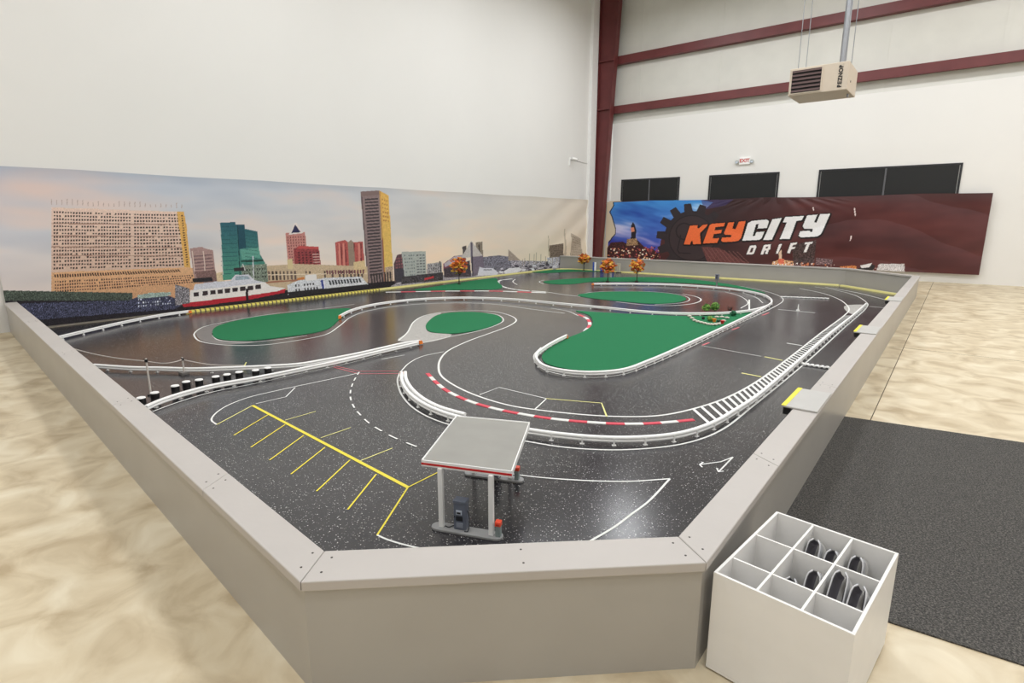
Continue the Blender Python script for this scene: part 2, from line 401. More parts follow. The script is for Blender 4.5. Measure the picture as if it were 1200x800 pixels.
# line round the left island continuing along the inner side of the long rail
tape([(415,356.5),(380,361),(325,367),(270,376),(240,382.5),(229,389),(228,394),(237,400.5),(270,404.5),(310,404),(350,398.5),(380,392.5),(397,382.5),(412,371),(432,364),(475,357.5),(525,355),(575,356),(625,362.5),(662,367)], .022)
tape([(249,390),(252,385),(275,377.5),(310,371),(350,366.5),(395,362.5)], .014)
tape([(249,393),(257,398.5),(287,401),(325,398),(360,393)], .016)
# line outside the left double rail
tape([(445,416),(400,427.5),(350,438),(300,449),(250,459),(212,470),(179,482)], .016)
# line outside the front rail, before and after the petrol station, and on to the far right
tape([(469,436),(466,444),(467,453),(471,463),(482,476),(500,487.5),(525,497),(570,508.5),(617,517),(662,524),(712,527),(750,526),(792,521.5),(825,513),(850,501),(877,480),(912,452),(950,420),(987,386),(1017,357.5),(1014,353),(1002,346),(980,340),(955,336)], .018)
tape([(469,436),(480,425),(495,417.5),(520,412)], .016)
# line outside the big island rail, on round its far end
tape([(646,361),(665,364.5),(678,370)], .018)
tape([(634,407),(626,416),(627,423),(634,431),(650,437),(675,441),(700,442),(730,438.5),(762,427.5),(800,411),(835,394),(870,377),(892,367),(910,358),(917.5,352.5),(916,348.5),(905,343.5),(885,338.5),(860,334),(830,330)], .018)
# red kerb line and plain lines at the far side
tape([(640,342),(672,346.5),(720,350.5),(760,355)], .03)
tape([(604,327),(601,330),(606,333.5)], .03); tape([(638,328),(632,330),(637,332.6)], .025)
tape([(800,344.3),(815,347.3),(821.5,351.5),(810,356),(785,358),(760,357.5),(722,353.5)], .03)
tape([(677,345.5),(700,341.7),(760,341.5),(795,345),(808,350),(800,354.5),(767,357)], .02)
tape([(850,342),(866,346.5),(875,352),(876,356),(868,361)], .02); tape([(870,343),(886,348.5),(894,355)], .02)
seg((878,351), (878,363), .03)
tape([(967,336.5),(1000,342),(1037,351)], .03)
# pink double line
for o in (0, 3):
    tape([(391,428.5+o*.6),(421,435+o),(467,434.7+o)], .014, M_tapek, False)
# white loop beside the parking bays
tape([(420,437),(407,440),(325,457.5),(290,466),(265,476),(251,486),(248,492.5),(254,497.5)], .015)
seg((254,497.5), (296,475), .012, M_tapep)
tape([(300,473),(335,465),(346,454)], .012, None, False)
# parking bays
tape([(296,475),(478,571)], .027, M_tapey, False, 'parking_line')
for a, b in (((314,486),(274,510)), ((334,497.5),(294,524)), ((356,510),(316,539)), ((381,524),(341,555.5)), ((410,539),(371,575.5)), ((441,555.5),(407.5,597)), ((478,571),(442,627))):
    seg(a, b, .011, M_tapey, 'parking_line')
for a, b, m in (((334,492.5),(370,482),M_tapep), ((376,513),(411,501),M_tapep), ((422,540),(460,525),M_tapep), ((478,571),(514,553),M_tapey)):
    seg(a, b, .010, m, 'parking_line')
tape([(442,627),(456,633),(490,642),(520,646)], .012)
# apron beside the petrol station and the little two-headed arrow
tape([(575,550),(612,557),(675,562.5),(737,564),(785,561)], .014); tape([(785,561),(760,587.5),(740,602.5),(720,617.5),(690,635)], .014)
tape([(820,544.5),(845,541),(859,535.5)], .011, None, False, 'arrow_line'); seg((859,535.5), (842,553), .011, None, 'arrow_line')
for p in ([(824,541.5),(820,544.5),(823,547.5)], [(840,548.5),(842,553),(848,552)]): tape(p, .012, None, False, 'arrow_head')
# infield box
tape([(562,462.5),(585,454),(640,467)], .014, None, False); tape([(640,467),(705,472.3),(711,488)], .015, M_tapep, False); seg((640,467.5), (627,479.5), .014)
seg((447,421), (474,416), .014)
# short marks at the right
seg((896,418), (917,422.3), .03, M_tapep); seg((869,437), (892,441.5), .03, M_tapep); seg((922,402), (940,405), .03)
seg((822,405), (892,417.5), .012); seg((912,362.5), (955,366.5), .03); seg((1019,359), (1036,360.5), .03)
for c in ((862,385),(827,403),(897,368)): seg((c[0]-4, c[1]+1.5), (c[0]+4, c[1]-1.5), .03, M_tapek)
# dashed curve
dash = smooth_curve(px([(421,436),(415,446),(411,457.5),(411,467.5),(416,479),(424,488),(432,495.5),(445,504),(460,512),(479,520),(500,528)]))
Ld = length(dash); t = 0.; nd = 11
for k in range(nd):
    a = Ld*k/nd; MB().ribbon(cutp(dash, a, a+Ld/nd*(.52), 4), .015, TZ+.0035).build('dash', M_tapew, track)
# red and white kerbs, stripe by stripe
def kerb(pts, n, w, m=(M_kred, M_tapew), f=1., z=TZ+.003, first=0):
    P = smooth_curve(px(pts)); L = length(P)
    for k in range(n):
        MB().sweep([(q[0], q[1], 0) for q in cutp(P, L*k/n, L*(k+f)/n, 5)], [(-w/2, TZ), (w/2, TZ), (w/2*.9, z+.002), (-w/2*.9, z+.002)]).build('kerb_stripe', m[(k+first) % 2], track)
kerb([(501,437.5),(510,447),(525,458.5),(550,470),(575,477.5),(600,483),(650,491),(700,495.3),(725,496.5),(750,496.5),(775,495.3),(813,491.8)], 21, .045)
kerb([(678,368.5),(687,372.5),(691,378),(690,383),(685,388)], 6, .06)
kerb([(452,342.3),(520,341),(582,341),(612,342),(640,343)], 11, .09, first=1)
kerb([(600,326.8),(588,328),(584,330.5),(590,336),(610,340),(642,342)], 9, .07, m=(M_tapew, M_tapew), f=.86)
# ladder hatching between the lane line and the front rail
hl = resample(smooth_curve(px([(812,479),(837,471.5),(862,461),(890,445),(925,419),(962,390),(990,370)])), 60)
hr = resample(smooth_curve(px([(832,497),(852,487),(876,470),(902,450.5),(938,419.5),(970,391.5),(998,370)])), 60)
for k in range(60):
    MB().ribbon([hl[k], hr[k]], .03, TZ+.003).build('hatch_stripe', M_tapew, track)
MB().ribbon(hr, .02, TZ+.0034).build('tape_line', M_tapew, track)
# pale grit patch by the small island
MB().prism(smooth_curve(px([(467,399),(477,390),(486,376.5),(500,369.5),(517,366.5),(506,374),(499,383),(505,389.5),(530,392),(497,401.5)]), True, 4), TZ, TZ+.001).build('grit_patch', M_gravel, track)
MB().prism(smooth_curve(px([(230,390),(236,384.5),(262,379),(250,386),(249,393),(260,398.5),(300,400.5),(270,403.5),(240,400)]), True, 4), TZ, TZ+.001).build('grit_patch', mat('worn_grey', (120,116,114), .5, var=.1), track)
MB().prism(smooth_curve(px([(992,357.5),(1012,357),(1000,368),(994,366)]), True, 4), TZ, TZ+.001).build('grit_patch', M_gravel, track)
# yellow edge strip along the skyline banner and the far wall
def yellow_material():
    m = mat('yellow_black_strip', (222, 208, 92), .5, var=.05); nt = m.node_tree; b = nt.nodes['Principled BSDF']
    tc = nt.nodes.new('ShaderNodeTexCoord'); wv = nt.nodes.new('ShaderNodeTexWave'); wv.bands_direction = 'Y'; wv.inputs['Scale'].default_value = 3.6
    nt.links.new(tc.outputs['Object'], wv.inputs['Vector'])
    r = nt.nodes.new('ShaderNodeValToRGB'); r.color_ramp.elements[0].position = .2; r.color_ramp.elements[1].position = .3
    r.color_ramp.elements[0].color = (*lin((110, 98, 66)), 1); r.color_ramp.elements[1].color = (*lin((226, 212, 96)), 1)
    nt.links.new(wv.outputs['Fac'], r.inputs['Fac']); nt.links.new(r.outputs['Color'], b.inputs['Base Color']); return m
PR = [(-.045, 0), (.045, 0), (.035, .035), (-.035, .035)]
ks = thing('edge_kerb', 'long low yellow kerb strip along the foot of the skyline banner', 'kerb', (-10.83, 4.2, TZ), group='yellow edge kerbs')
MB().sweep([(-10.83, 4.2, TZ), (-10.83, 8.6, TZ)], PR).build('striped_length', yellow_material(), ks, sub=(-10.83, 4.2, TZ))
MB().sweep([(-10.83, 8.6, TZ), (-10.83, 16.0, TZ)], PR).build('plain_length', mat('faded_yellow', (222, 214, 140), .5), ks, sub=(-10.83, 4.2, TZ))
for kp, kl in (([(-10.72, 16.1, TZ), (-10.45, 16.42, TZ), (-9.9, 16.5, TZ), (-8, 16.51, TZ), (-5, 16.5, TZ), (-2.25, 16.48, TZ)], 'long low yellow kerb strip along the foot of the far border wall'),
               ([(-2.2, 16.44, TZ), (-.86, 15.13, TZ)], 'short low yellow kerb strip along the angled far right corner'),
               ([(-.8, 15.05, TZ), (-.78, 12.6, TZ)], 'low yellow kerb strip along the far end of the right border wall')):
    kf = MB().sweep(smooth_curve(kp), PR).build('edge_kerb', mat('faded_yellow', (222, 214, 140), .5), sub=kp[0], loc=kp[0])
    tag(kf, kl, 'kerb', 'yellow edge kerbs')

# ------------------------------------------------------------------ turf islands
def turf(pts, label, h=.008):
    P = smooth_curve(px(pts, TZ), True, 6); c = np.mean(np.array(P), 0); c[2] = TZ
    o = MB().prism(P, TZ, TZ+h).build('turf_island', M_turf, sub=c, loc=tuple(c))
    return tag(o, label, 'turf', 'green turf islands')
turf([(249,391),(257,381.5),(300,371.5),(350,365.8),(385,362.5),(409,361.5),(397,375),(377,388),(325,396),(287,399.5),(257,397.5)], 'long oval green turf island at the left below the skyline banner')
turf([(499,384),(504,375),(514,369),(530,366.3),(557,366),(580,369),(588,375),(580,381),(557,387.5),(530,391),(507,389.5)], 'small egg-shaped green turf island beside the pale grit patch')
turf([(675,364.5),(700,366),(747,368.5),(797,370.5),(835,370),(868,367),(880,366),(868,373.5),(835,390),(797,408),(760,424),(730,432.5),(700,435),(668,433),(642,427),(635,419),(640,411),(665,396.5),(683,389),(693,382),(694,374),(688,368.5)], 'largest green turf island with the planted corner, in the middle of the track')
turf([(485,340),(512,335.5),(540,331),(565,327.5),(580,326),(583,330),(584,338.5),(540,339.6)], 'wedge of green turf under an orange tree against the skyline banner')
turf([(637,330),(660,327.3),(690,325.8),(720,325),(767,325),(800,326.5),(832,330),(865,335),(897,343.5),(885,341.5),(850,335.3),(810,332),(787,331),(750,330.2),(695,330.3),(668,333),(645,332.5)], 'long thin green turf strip beneath two orange trees at the far side')
turf([(677,346),(700,342.5),(730,341.8),(760,342.2),(790,345),(804,350),(795,354),(767,356),(722,352.5),(690,349)], 'narrow oval green turf island ringed by tape in the far loop')
turf([(622,318.5),(645,316.3),(672,315.6),(704,316),(706,318),(672,318.3),(640,319.8)], 'thin sliver of green turf in the far corner by the red column')

# ------------------------------------------------------------------ guard rails
pm = MB(); pm.box((-.006, -.006, 0), (.006, .006, .055)); pm.box((-.016, -.012, 0), (.016, .012, .004))
_p = pm.build('post_source', M_whitep); POST = _p.data; bpy.data.objects.remove(_p)
em = MB(); em.hexa([(-.022,-.024,.012),(.045,-.012,.012),(.045,.012,.012),(-.022,.024,.012)], [(-.022,-.022,.066),(.03,-.008,.055),(.03,.008,.055),(-.022,.022,.066)])
_p = em.build('end_source', M_orange); ENDC = _p.data; bpy.data.objects.remove(_p)
def rail(pts, label, ends=(0, 0), step=.25, z=.045, side=-1, h=1.):
    P = smooth_curve(px(pts, z), False, 8); P = [(p[0], p[1], 0) for p in P]
    n = max(8, int(length(P)/.06)); P = resample(P, min(n, 400)); base = (P[0][0], P[0][1], TZ)
    r = thing('guard_rail', label, 'guard rail', base, group='white miniature guard rails')
    PRF = [(-.010, .022), (.010, .022), (.017, .029), (.017, .036), (.010, .042), (.010, .046), (.017, .052), (.017, .060), (.012, .067), (-.012, .067), (-.017, .060), (-.017, .052), (-.010, .046), (-.010, .042), (-.017, .036), (-.017, .029)]
    MB().sweep(P, [(a, b*h) for a, b in PRF]).build('beam', M_whitep, r, sub=(base[0], base[1], 0))
    L = length(P); k = max(2, int(L/step))
    for i in range(k):
        q = cutp(P, L*(i+.5)/k-.01, L*(i+.5)/k+.01, 2); a = math.atan2(q[1][1]-q[0][1], q[1][0]-q[0][0])
        nx, ny = -math.sin(a)*side*.014, math.cos(a)*side*.014
        link('post', POST, r, (q[0][0]+nx-base[0], q[0][1]+ny-base[1], 0), a)
    for e, (i, j) in zip(ends, ((0, 1), (-1, -2))):
        if e:
            a = math.atan2(P[i][1]-P[j][1], P[i][0]-P[j][0])
            link('end_cap', ENDC, r, (P[i][0]-base[0], P[i][1]-base[1], 0), a)
    return r
rail([(398,371),(412,364),(437,357.5),(475,352.3),(512,349.8),(550,349.2),(600,351),(650,355.5),(710,361),(755,365.5),(797,367.7),(850,367),(880,364),(897,359.5),(904,355),(902,350),(890,344.5),(862,339.5),(825,336),(787,333.7),(750,332.8),(695,332.7)], 'longest white guard rail sweeping past the large turf island and hooking round the far loop', (1, 1), .4)
rail([(664,394),(650,401),(637,409),(629,416),(629,422),(637,429.5),(652,434),(675,437),(700,437.5),(730,434.5),(760,424),(797,408),(835,390.5),(870,374),(890,364),(898,359.5)], 'white guard rail round the near edge of the large turf island', (1, 0), .22)
rail([(492,400.5),(470,404),(450,408.5),(417,416),(380,423),(350,428),(310,430.5),(275,432),(225,433.5),(187,432.5),(155,432),(110,429)], 'white guard rail running left behind the row of black bollards', (1, 0), .3)
rail([(490,402.5),(470,407),(442,413.5),(400,423.5),(350,434),(300,444),(250,453),(212,463),(187,471.5),(171,478.5)], 'white guard rail running left in front of the row of black bollards', (0, 0), .25)
rail([(471,438),(471,447),(477,459),(490,471),(510,481.5),(535,490),(575,499),(622,506),(650,510),(700,514.5),(745,515),(787,511.5),(812,506),(837,496.5),(862,482),(885,467),(905,450.5),(939,421),(972,392.5),(1001,369),(1015,356.5)], 'long white guard rail curving behind the petrol station and up the right straight', (1, 0), .23)
rail([(475,437.5),(476,446),(483,457.5),(497,469.5),(517,479.5),(545,487.5)], 'short inner white guard rail beside the red and white kerb', (0, 0), .2)
rail([(60,398),(110,386),(155,376),(187,370),(222,365)], 'white guard rail at the left below the red ferry of the skyline banner', (0, 1), .35)

# ------------------------------------------------------------------ bollards
bm_ = MB(); prof = [(.0, 0), (.036, 0), (.036, .085), (.034, .088)]
n = 20; vs = []; 
b1 = MB(); b1.cyl((0,0,0), (0,0,.088), .035, .037, 20); _b = b1.build('body', M_black, smooth=False); BODY = _b.data; bpy.data.objects.remove(_b)
b2 = MB(); b2.cyl((0,0,.088), (0,0,.096), .0375, .034, 20); _b = b2.build('cap', M_whitep); CAPM = _b.data; bpy.data.objects.remove(_b)
b3 = MB(); b3.cyl((0,0,.03), (0,0,.04), .0366, .0368, 20, False); _b = b3.build('band', mat('dark_grey', (60,58,58), .5)); BAND = _b.data; bpy.data.objects.remove(_b)
for i, (x, y) in enumerate(((165,465.5),(181,459.5),(205,451.5),(218,446.7),(233,444.4),(252.6,440.7),(265.8,438.2),(280,435.4),(299.4,433.2),(313.7,430.4))):
    p = atz(x, y, .1)
    r = thing('bollard', 'black bollard with a white top between two rails, %s counting from the left border wall' % ORD[i], 'bollard', (p[0], p[1], TZ), group='black white-topped bollards')
    link('body', BODY, r); link('white_top', CAPM, r); link('band', BAND, r)
# rope posts by the bollards
def rope_post(x, y, h, label, block=False):
    p = atz(x, y)
    r = thing('rope_post', label, 'post', (p[0], p[1], TZ), group='thin white rope posts')
    MB().cyl((0,0,.01), (0,0,h), .009, .008, 10).build('pole', mat('offwhite_pole', (212,204,196), .5), r)
    if block: MB().box((-.05,-.04,0), (.05,.04,.03)).build('base', mat('grey_block', (112,108,104), .6), r, bevel=.004)
    else: MB().cyl((0,0,0), (0,0,.012), .03, .03, 14).build('base', M_black, r)
    MB().cyl((0,0,h-.035), (0,0,h-.008), .014, .014, 10).build('clamp', M_black, r)
    return (p[0], p[1], h)
t1 = rope_post(177, 463, .36, 'tall thin pale post with black clamp next to the second bollard')
t2 = rope_post(216, 438.5, .19, 'short thin pale post standing in a grey block behind the bollards', True)
t0 = (-7.3, 1.60, .36); t3 = (*atz(288, 431)[:2], .06)
pts = []
for a, b in ((t0, t1), (t1, t2), (t2, t3)):
    for k in range(8):
        s = k/8; pts.append((a[0]+(b[0]-a[0])*s, a[1]+(b[1]-a[1])*s, a[2]-.02+(b[2]-a[2])*s-.03*math.sin(math.pi*s)))
pts.append((t3[0], t3[1], t3[2]-.02))
rp = MB().tube(pts, .005, 6).build('rope', mat('pale_rope', (196,186,178), .8), sub=pts[0], loc=pts[0]); tag(rp, 'thin pale rope strung along the posts at the left', 'rope')
ys = MB(); a = atz(288.5,424.5,.07); b = atz(284,433,.008); ys.cyl(b, a, .006, .006, 8); tag(ys.build('marker_stick', M_tapep, sub=b, loc=b), 'short leaning yellow stick at the end of the rope', 'stick')
# wavy white rope and zigzag line on the right
def cord(a, b, amp, nw, label):
    A, B = np.array(atz(*a, TZ+.014)), np.array(atz(*b, TZ+.014)); d = B-A; nn = np.array([-d[1], d[0], 0])/np.linalg.norm(d)
    P = [tuple(A+d*t+nn*amp*math.sin(t*nw*2*math.pi)) for t in np.linspace(0, 1, nw*6+1)]
    return tag(MB().tube(P, .013, 6).build('cord', M_whitep, sub=P[0], loc=P[0]), label, 'cord', 'white cords across the right lane')
cord((939,426), (974,431), .03, 6, 'wavy white cord between the rail and the right border wall')
cord((915,347.5), (971,349.5), .02, 12, 'knotted white cord lying across the far end of the right straight')

# ------------------------------------------------------------------ petrol station
M_conc2 = mat('station_grey', (150, 150, 150), .6, var=.05); M_roof = mat('canopy_grey', (148, 146, 140), .55, var=.06, scale=5)
M_stred = mat('station_red', (206, 38, 40), .4); M_pump = mat('pump_blue_grey', (102, 108, 122), .45, var=.04); M_pumpd = mat('pump_dark', (34, 36, 42), .4)
M_scr = mat('pump_screen', (200, 208, 220), .3); M_binc = mat('bin_grey', (140, 152, 150), .45); M_binl = mat('bin_red', (232, 84, 56), .4)
p1 = np.array(atz(518, 618.6)); p2 = np.array(atz(576, 628.6)); ex = (p2-p1); LW = np.linalg.norm(ex); ex /= LW; ang = math.atan2(ex[1], ex[0])
gs = thing('petrol_station', 'miniature petrol station canopy with red stripe on white posts', 'model station', (p1[0], p1[1], TZ), ang)
# local frame: x along the front edge, y away from the viewer
Minv = (Matrix.Translation((p1[0], p1[1], TZ)) @ Matrix.Rotation(ang, 4, 'Z')).inverted()
zt = .385
cc = [Minv @ Vector(atz(x, y, zt)) for x, y in ((493.6,539.5),(600,553),(621,495),(534.5,487.3))]
cc = [(c[0], c[1]) for c in cc]
zr = zt-TZ
def shrink(c, k):
    mx = sum(p[0] for p in c)/4; my = sum(p[1] for p in c)/4
    return [(mx+(p[0]-mx)*k, my+(p[1]-my)*k) for p in c]
can = MB().prism(cc, zr-.03, zr-.002).build('canopy', M_whitep, gs)
MB().prism(shrink(cc, .965), zr-.002, zr+.001).build('canopy_top', M_roof, can)
ed = MB()
for i in range(4):
    a, b = np.array(cc[i]), np.array(cc[(i+1) % 4]); d = (b-a)/np.linalg.norm(b-a); nrm = np.array([d[1], -d[0]])*.0015
    q = [a, b, b+nrm, a+nrm]; 
    if i == 0: MB().prism(q, zr-.021, zr-.010).build('red_stripe', M_stred, can)
    q2 = [a-nrm*0, b, b-nrm*4, a-nrm*4]; ed.prism(q2, zr-.002, zr+.004)
ed.build('canopy_rim', M_whitep, can)
back = .70*.86
for bx, by in ((0, 0), (LW, 0)):
    MB().box((bx-.013, by-.013, .012), (bx+.013, by+.013, zr-.03)).build('post', M_whitep, gs, bevel=.003)
def island_at(y0, x0, x1, name):
    P = []
    for k in range(9):
        t = math.pi/2+math.pi*k/8; P.append((x0+math.cos(t)*.038, y0+math.sin(t)*.038))
    for k in range(9):
        t = -math.pi/2+math.pi*k/8; P.append((x1+math.cos(t)*.038, y0+math.sin(t)*.038))
    return MB().prism(P, 0, .014).build(name, M_conc2, gs, bevel=.003)
island_at(0, -.02, LW+.025, 'pump_island')
bi0 = Minv @ Vector(atz(545, 556)); bi1 = Minv @ Vector(atz(612, 566))
yb = (bi0[1]+bi1[1])/2+.02
island_at(yb, bi0[0]+.03, bi1[0]-.035, 'pump_island')
for bx in (bi0[0]+.06, bi1[0]-.085): MB().box((bx-.013, yb-.013, .014), (bx+.013, yb+.013, zr-.03)).build('post', M_whitep, gs, bevel=.003)
def pump(xc, yc):
    pu = MB().box((xc-.034, yc-.024, .014), (xc+.034, yc+.024, .165)).build('pump', M_pump, gs, bevel=.004)
    MB().box((xc-.036, yc-.027, .165), (xc+.036, yc+.027, .182)).build('pump_top', M_pump, pu, bevel=.003)
    MB().box((xc-.018, yc-.0265, .103), (xc+.014, yc-.0235, .128)).build('screen', M_scr, pu)
    MB().box((xc-.014, yc-.0275, .107), (xc+.008, yc-.0262, .118)).build('screen_digits', M_pumpd, pu)
    MB().box((xc-.02, yc-.026, .068), (xc+.018, yc-.0235, .094)).build('nozzle_bay', M_pumpd, pu)
    MB().box((xc-.03, yc-.0265, .084), (xc-.024, yc-.0235, .094)).build('card_slot', M_pumpd, pu)
    MB().box((xc-.018, yc-.027, .03), (xc+.018, yc-.0235, .055)).build('lower_panel', mat('pump_light', (140,146,158), .45), pu)
    hs = [(xc+.036, yc, .12), (xc+.05, yc-.01, .09), (xc+.052, yc-.02, .04), (xc+.046, yc-.028, .016), (xc+.03, yc-.034, .017)]
    MB().tube(smooth_curve(hs), .0025, 6).build('hose', M_pumpd, pu)
pump(.108, .012); pump((bi0[0]+bi1[0])/2, yb)
MB().tube(smooth_curve([(.02,.0,.017),(.045,-.008,.018),(.06,.01,.02),(.085,.014,.03)]), .003, 6).build('cable', M_pumpd, gs)
def bin_(xc, yc, label):
    w = Minv.inverted() @ Vector((xc, yc, .014))
    r = thing('litter_bin', label, 'bin', w, ang, group='miniature red-topped bins')
    MB().box((-.014,-.014,0), (.014,.014,.06)).build('body', M_binc, r, bevel=.002)
    MB().hexa([(-.016,-.016,.06),(.016,-.016,.06),(.016,.016,.06),(-.016,.016,.06)], [(-.016,-.013,.082),(.016,-.013,.082),(.016,.013,.088),(-.016,.013,.088)]).build('lid', M_binl, r, bevel=.002)
    MB().box((-.009,-.0165,.064), (.009,-.0135,.074)).build('flap', mat('bin_flap', (200,60,40), .4), r)
bin_(LW+.04, -.004, 'grey miniature bin with orange-red lid at the front post of the petrol station')
bin_(bi1[0]-.04, yb-.005, 'dark miniature bin with red lid on the rear pump island')

# ------------------------------------------------------------------ trees and planting
M_bark = mat('dark_bark', (52, 38, 32), .8); M_lo = mat('orange_leaf', (226, 120, 48), .7, var=.2, scale=20); M_ly = mat('yellow_leaf', (232, 176, 70), .7, var=.2, scale=20); M_lr = mat('rust_leaf', (180, 82, 40), .7, var=.2, scale=20)
M_lg = mat('lime_leaf', (120, 158, 72), .7, var=.25, scale=30); M_lg2 = mat('green_leaf', (70, 118, 52), .7, var=.25, scale=30)
def tree(x, y, h, w, label, mats, group, ls=.030):
    p = atz(x, y, TZ+.004)
    r = thing('miniature_tree', label, 'tree', (p[0], p[1], TZ+.006), group=group)
    MB().cyl((0,0,0), (0,0,.02), .05, .045, 14).build('base', M_bark, r)
    tr = MB(); tr.cyl((0,0,.01), (.008,0,h*.45), .013, .009, 8)
    tips = []
    for k in range(9):
        a = k*2.4; rr = w*(.18+.2*random.random()); z = h*(.45+.5*random.random())
        e = (math.cos(a)*rr, math.sin(a)*rr, z); tr.cyl((.008,0,h*(.3+.15*random.random())), e, .006, .003, 5); tips.append(e)
    tr.build('trunk', M_bark, r, smooth=True)
    f = MB()
    for k in range(170):
        u = rng.normal(size=3); u /= np.linalg.norm(u); q = rng.rand()**.4
        c = np.array([u[0]*w*.5*q, u[1]*w*.5*q, h*.68+u[2]*h*.32*q])
        f.mi = rng.randint(3); s = ls*(.8+.9*rng.rand())
        nrm = rng.normal(size=3); nrm /= np.linalg.norm(nrm); t_ = np.cross(nrm, [0, 0, 1.]); t_ /= np.linalg.norm(t_)+1e-6; b_ = np.cross(nrm, t_)
        ring = [c+t_*s*1.5, c+(t_*.4+b_)*s*.8+nrm*s*.2, c-t_*s*1.2+b_*s*.3, c-t_*s*1.2-b_*s*.3, c+(t_*.4-b_)*s*.8+nrm*s*.2]
        f.add([tuple(v) for v in ring]+[tuple(c+nrm*s*.35)], [(0,1,5),(1,2,5),(2,3,5),(3,4,5),(4,0,5),(4,3,2,1,0)])
    fo = f.build('foliage', mats, r); fo['kind'] = 'stuff'
OR = [M_lo, M_ly, M_lr]
tree(538, 333, .72, .46, 'orange autumn miniature tree on the turf wedge in front of the skyline banner', OR, 'orange miniature trees')
tree(684, 317, .58, .40, 'orange autumn miniature tree in the far corner by the foot of the red column', OR, 'orange miniature trees')
tree(712, 330, .64, .40, 'left of the two orange miniature trees on the long far turf strip', OR, 'orange miniature trees')
tree(746, 330, .64, .42, 'right of the two orange miniature trees on the long far turf strip', OR, 'orange miniature trees')
GR = [M_lg, M_lg2, M_lg]
tree(827, 369, .19, .11, 'small lime green miniature tree at the left of the planted bed', GR, 'green miniature trees', .014)
tree(837, 369, .22, .13, 'small lime green miniature tree standing right in the planted bed', GR, 'green miniature trees', .014)
def shrub(x, y, r_, label, mats, name='miniature_shrub', cat='shrub'):
    p = atz(x, y, TZ+.01); f = MB()
    for k in range(40):
        u = rng.normal(size=3); u /= np.linalg.norm(u); f.mi = rng.randint(len(mats))
        f.blob((u[0]*r_*.7, u[1]*r_*.7, r_*.8+u[2]*r_*.6), r_*.32, 1)
    tag(f.build(name, mats, loc=(p[0], p[1], TZ+.008)), label, cat, 'miniature shrubs in the planted bed')
shrub(832, 376, .055, 'low lime green shrub in the middle of the planted bed', [M_lg, M_lg2])
shrub(859, 370, .06, 'dark green shrub at the right end of the planted bed', [mat('deep_green', (24, 92, 60), .7, var=.2)])
shrub(824, 374, .03, 'small black-green shrub at the left of the planted bed', [mat('black_green', (30, 40, 34), .8)])
M_stone = mat('pale_stone', (206, 198, 186), .8, var=.12, scale=20)
st = [(808,370.5),(811,373),(814,375.5),(818,377),(822,378),(826,379),(830,380),(834,380.3),(838,380.3),(842,379.6),(845,378),(848,376),(840,371.5),(846,371.5),(852,372.5)]
for i, (x, y) in enumerate(st):
    p = atz(x, y, TZ+.02)
    tag(MB().blob((0, 0, .018), .034, 1, (1.4, .9, .6)).build('edging_stone', M_stone, loc=(p[0], p[1], TZ+.008)), 'pale rounded stone edging the planted bed, %s from its left end' % ORD[i], 'stone', 'stones edging the planted bed')
for x, y, m, l in ((837,375.5,M_orange,'small orange pot'), (846.5,377.5,M_stred,'small red pot'), (842,377,mat('pot_green',(30,70,52),.5),'small dark green pot')):
    p = atz(x, y, TZ+.03)
    r = thing('flower_pot', l+' standing in the planted bed', 'pot', (p[0], p[1], TZ+.008), group='pots in the planted bed')
    MB().cyl((0,0,0), (0,0,.045), .022, .03, 12).build('body', m, r); MB().cyl((0,0,.045), (0,0,.053), .033, .033, 12).build('rim', m, r)
# dark twig thing behind the bed and grey signal post at the far rail
p = atz(855, 366, TZ)
r = thing('twig_bush', 'small bare dark twig bush behind the guard rail at the planted bed', 'bush', (p[0], p[1], TZ))
tw = MB()
for k in range(14):
    a = k*2.4; tw.cyl((0,0,0), (math.cos(a)*.05, math.sin(a)*.05, .07+.05*random.random()), .005, .002, 5)
tw.build('twigs', M_bark, r)
p = atz(839.5, 337.5, TZ)
r = thing('signal_post', 'grey metal signal post standing behind the far guard rail', 'post', (p[0], p[1], TZ+.008))
MB().cyl((0,0,0), (0,0,.012), .05, .05, 14).build('base', M_steel, r); MB().cyl((0,0,.01), (0,0,.22), .018, .016, 10).build('pole', M_steel, r)
MB().box((-.045,-.03,.2), (.045,.03,.34)).build('head', mat('signal_grey', (122,124,136), .45), r, bevel=.006)
MB().cyl((0,-.03,.3), (0,-.036,.3), .02, n=12).cyl((0,-.03,.25), (0,-.036,.25), .02, n=12).build('lens', M_pumpd, r)
p = atz(935, 364, TZ)
r = thing('lane_marker', 'small white peg standing on the short white line at the right', 'marker', (p[0], p[1], TZ))
MB().cyl((0,0,0), (0,0,.02), .03, .03, 12).build('base', M_whitep, r); MB().cyl((0,0,.02), (0,0,.12), .012, .006, 10).build('peg', M_whitep, r)
M_blue = mat('blue_plastic', (48, 84, 178), .4)
for k, (x, y, cols, l) in enumerate(((696.5,313.5,(M_blue,M_whitep),'blue and white post nearest the corner tree by the far wall'), (705.5,313.5,(M_blue,M_blue),'plain blue post by the far wall, left of an orange tree'), (717.5,313.5,(M_whitep,M_blue),'white post with a blue half by the far wall, right of an orange tree'), (725,313,(mat('beige_plastic',(186,180,160),.5),)*2,'beige post by the far wall between two orange trees'))):
    p = (atz(x, 300, .45)[0]*.968, 16.35, TZ)
    dd = ray(x, y); t_ = 16.35/dd[1]; p = (dd[0]*t_, 16.35, TZ)
    r = thing('wall_marker', l, 'marker', p, group='short markers at the far wall')
    MB().box((-.07,-.04,0), (.07,.04,.02)).build('base', M_black, r)
    MB().cyl((-.03,0,.02), (-.03,0,.3), .032, n=12).build('half', cols[0], r); MB().cyl((.03,0,.02), (.03,0,.3), .032, n=12).build('half', cols[1], r)

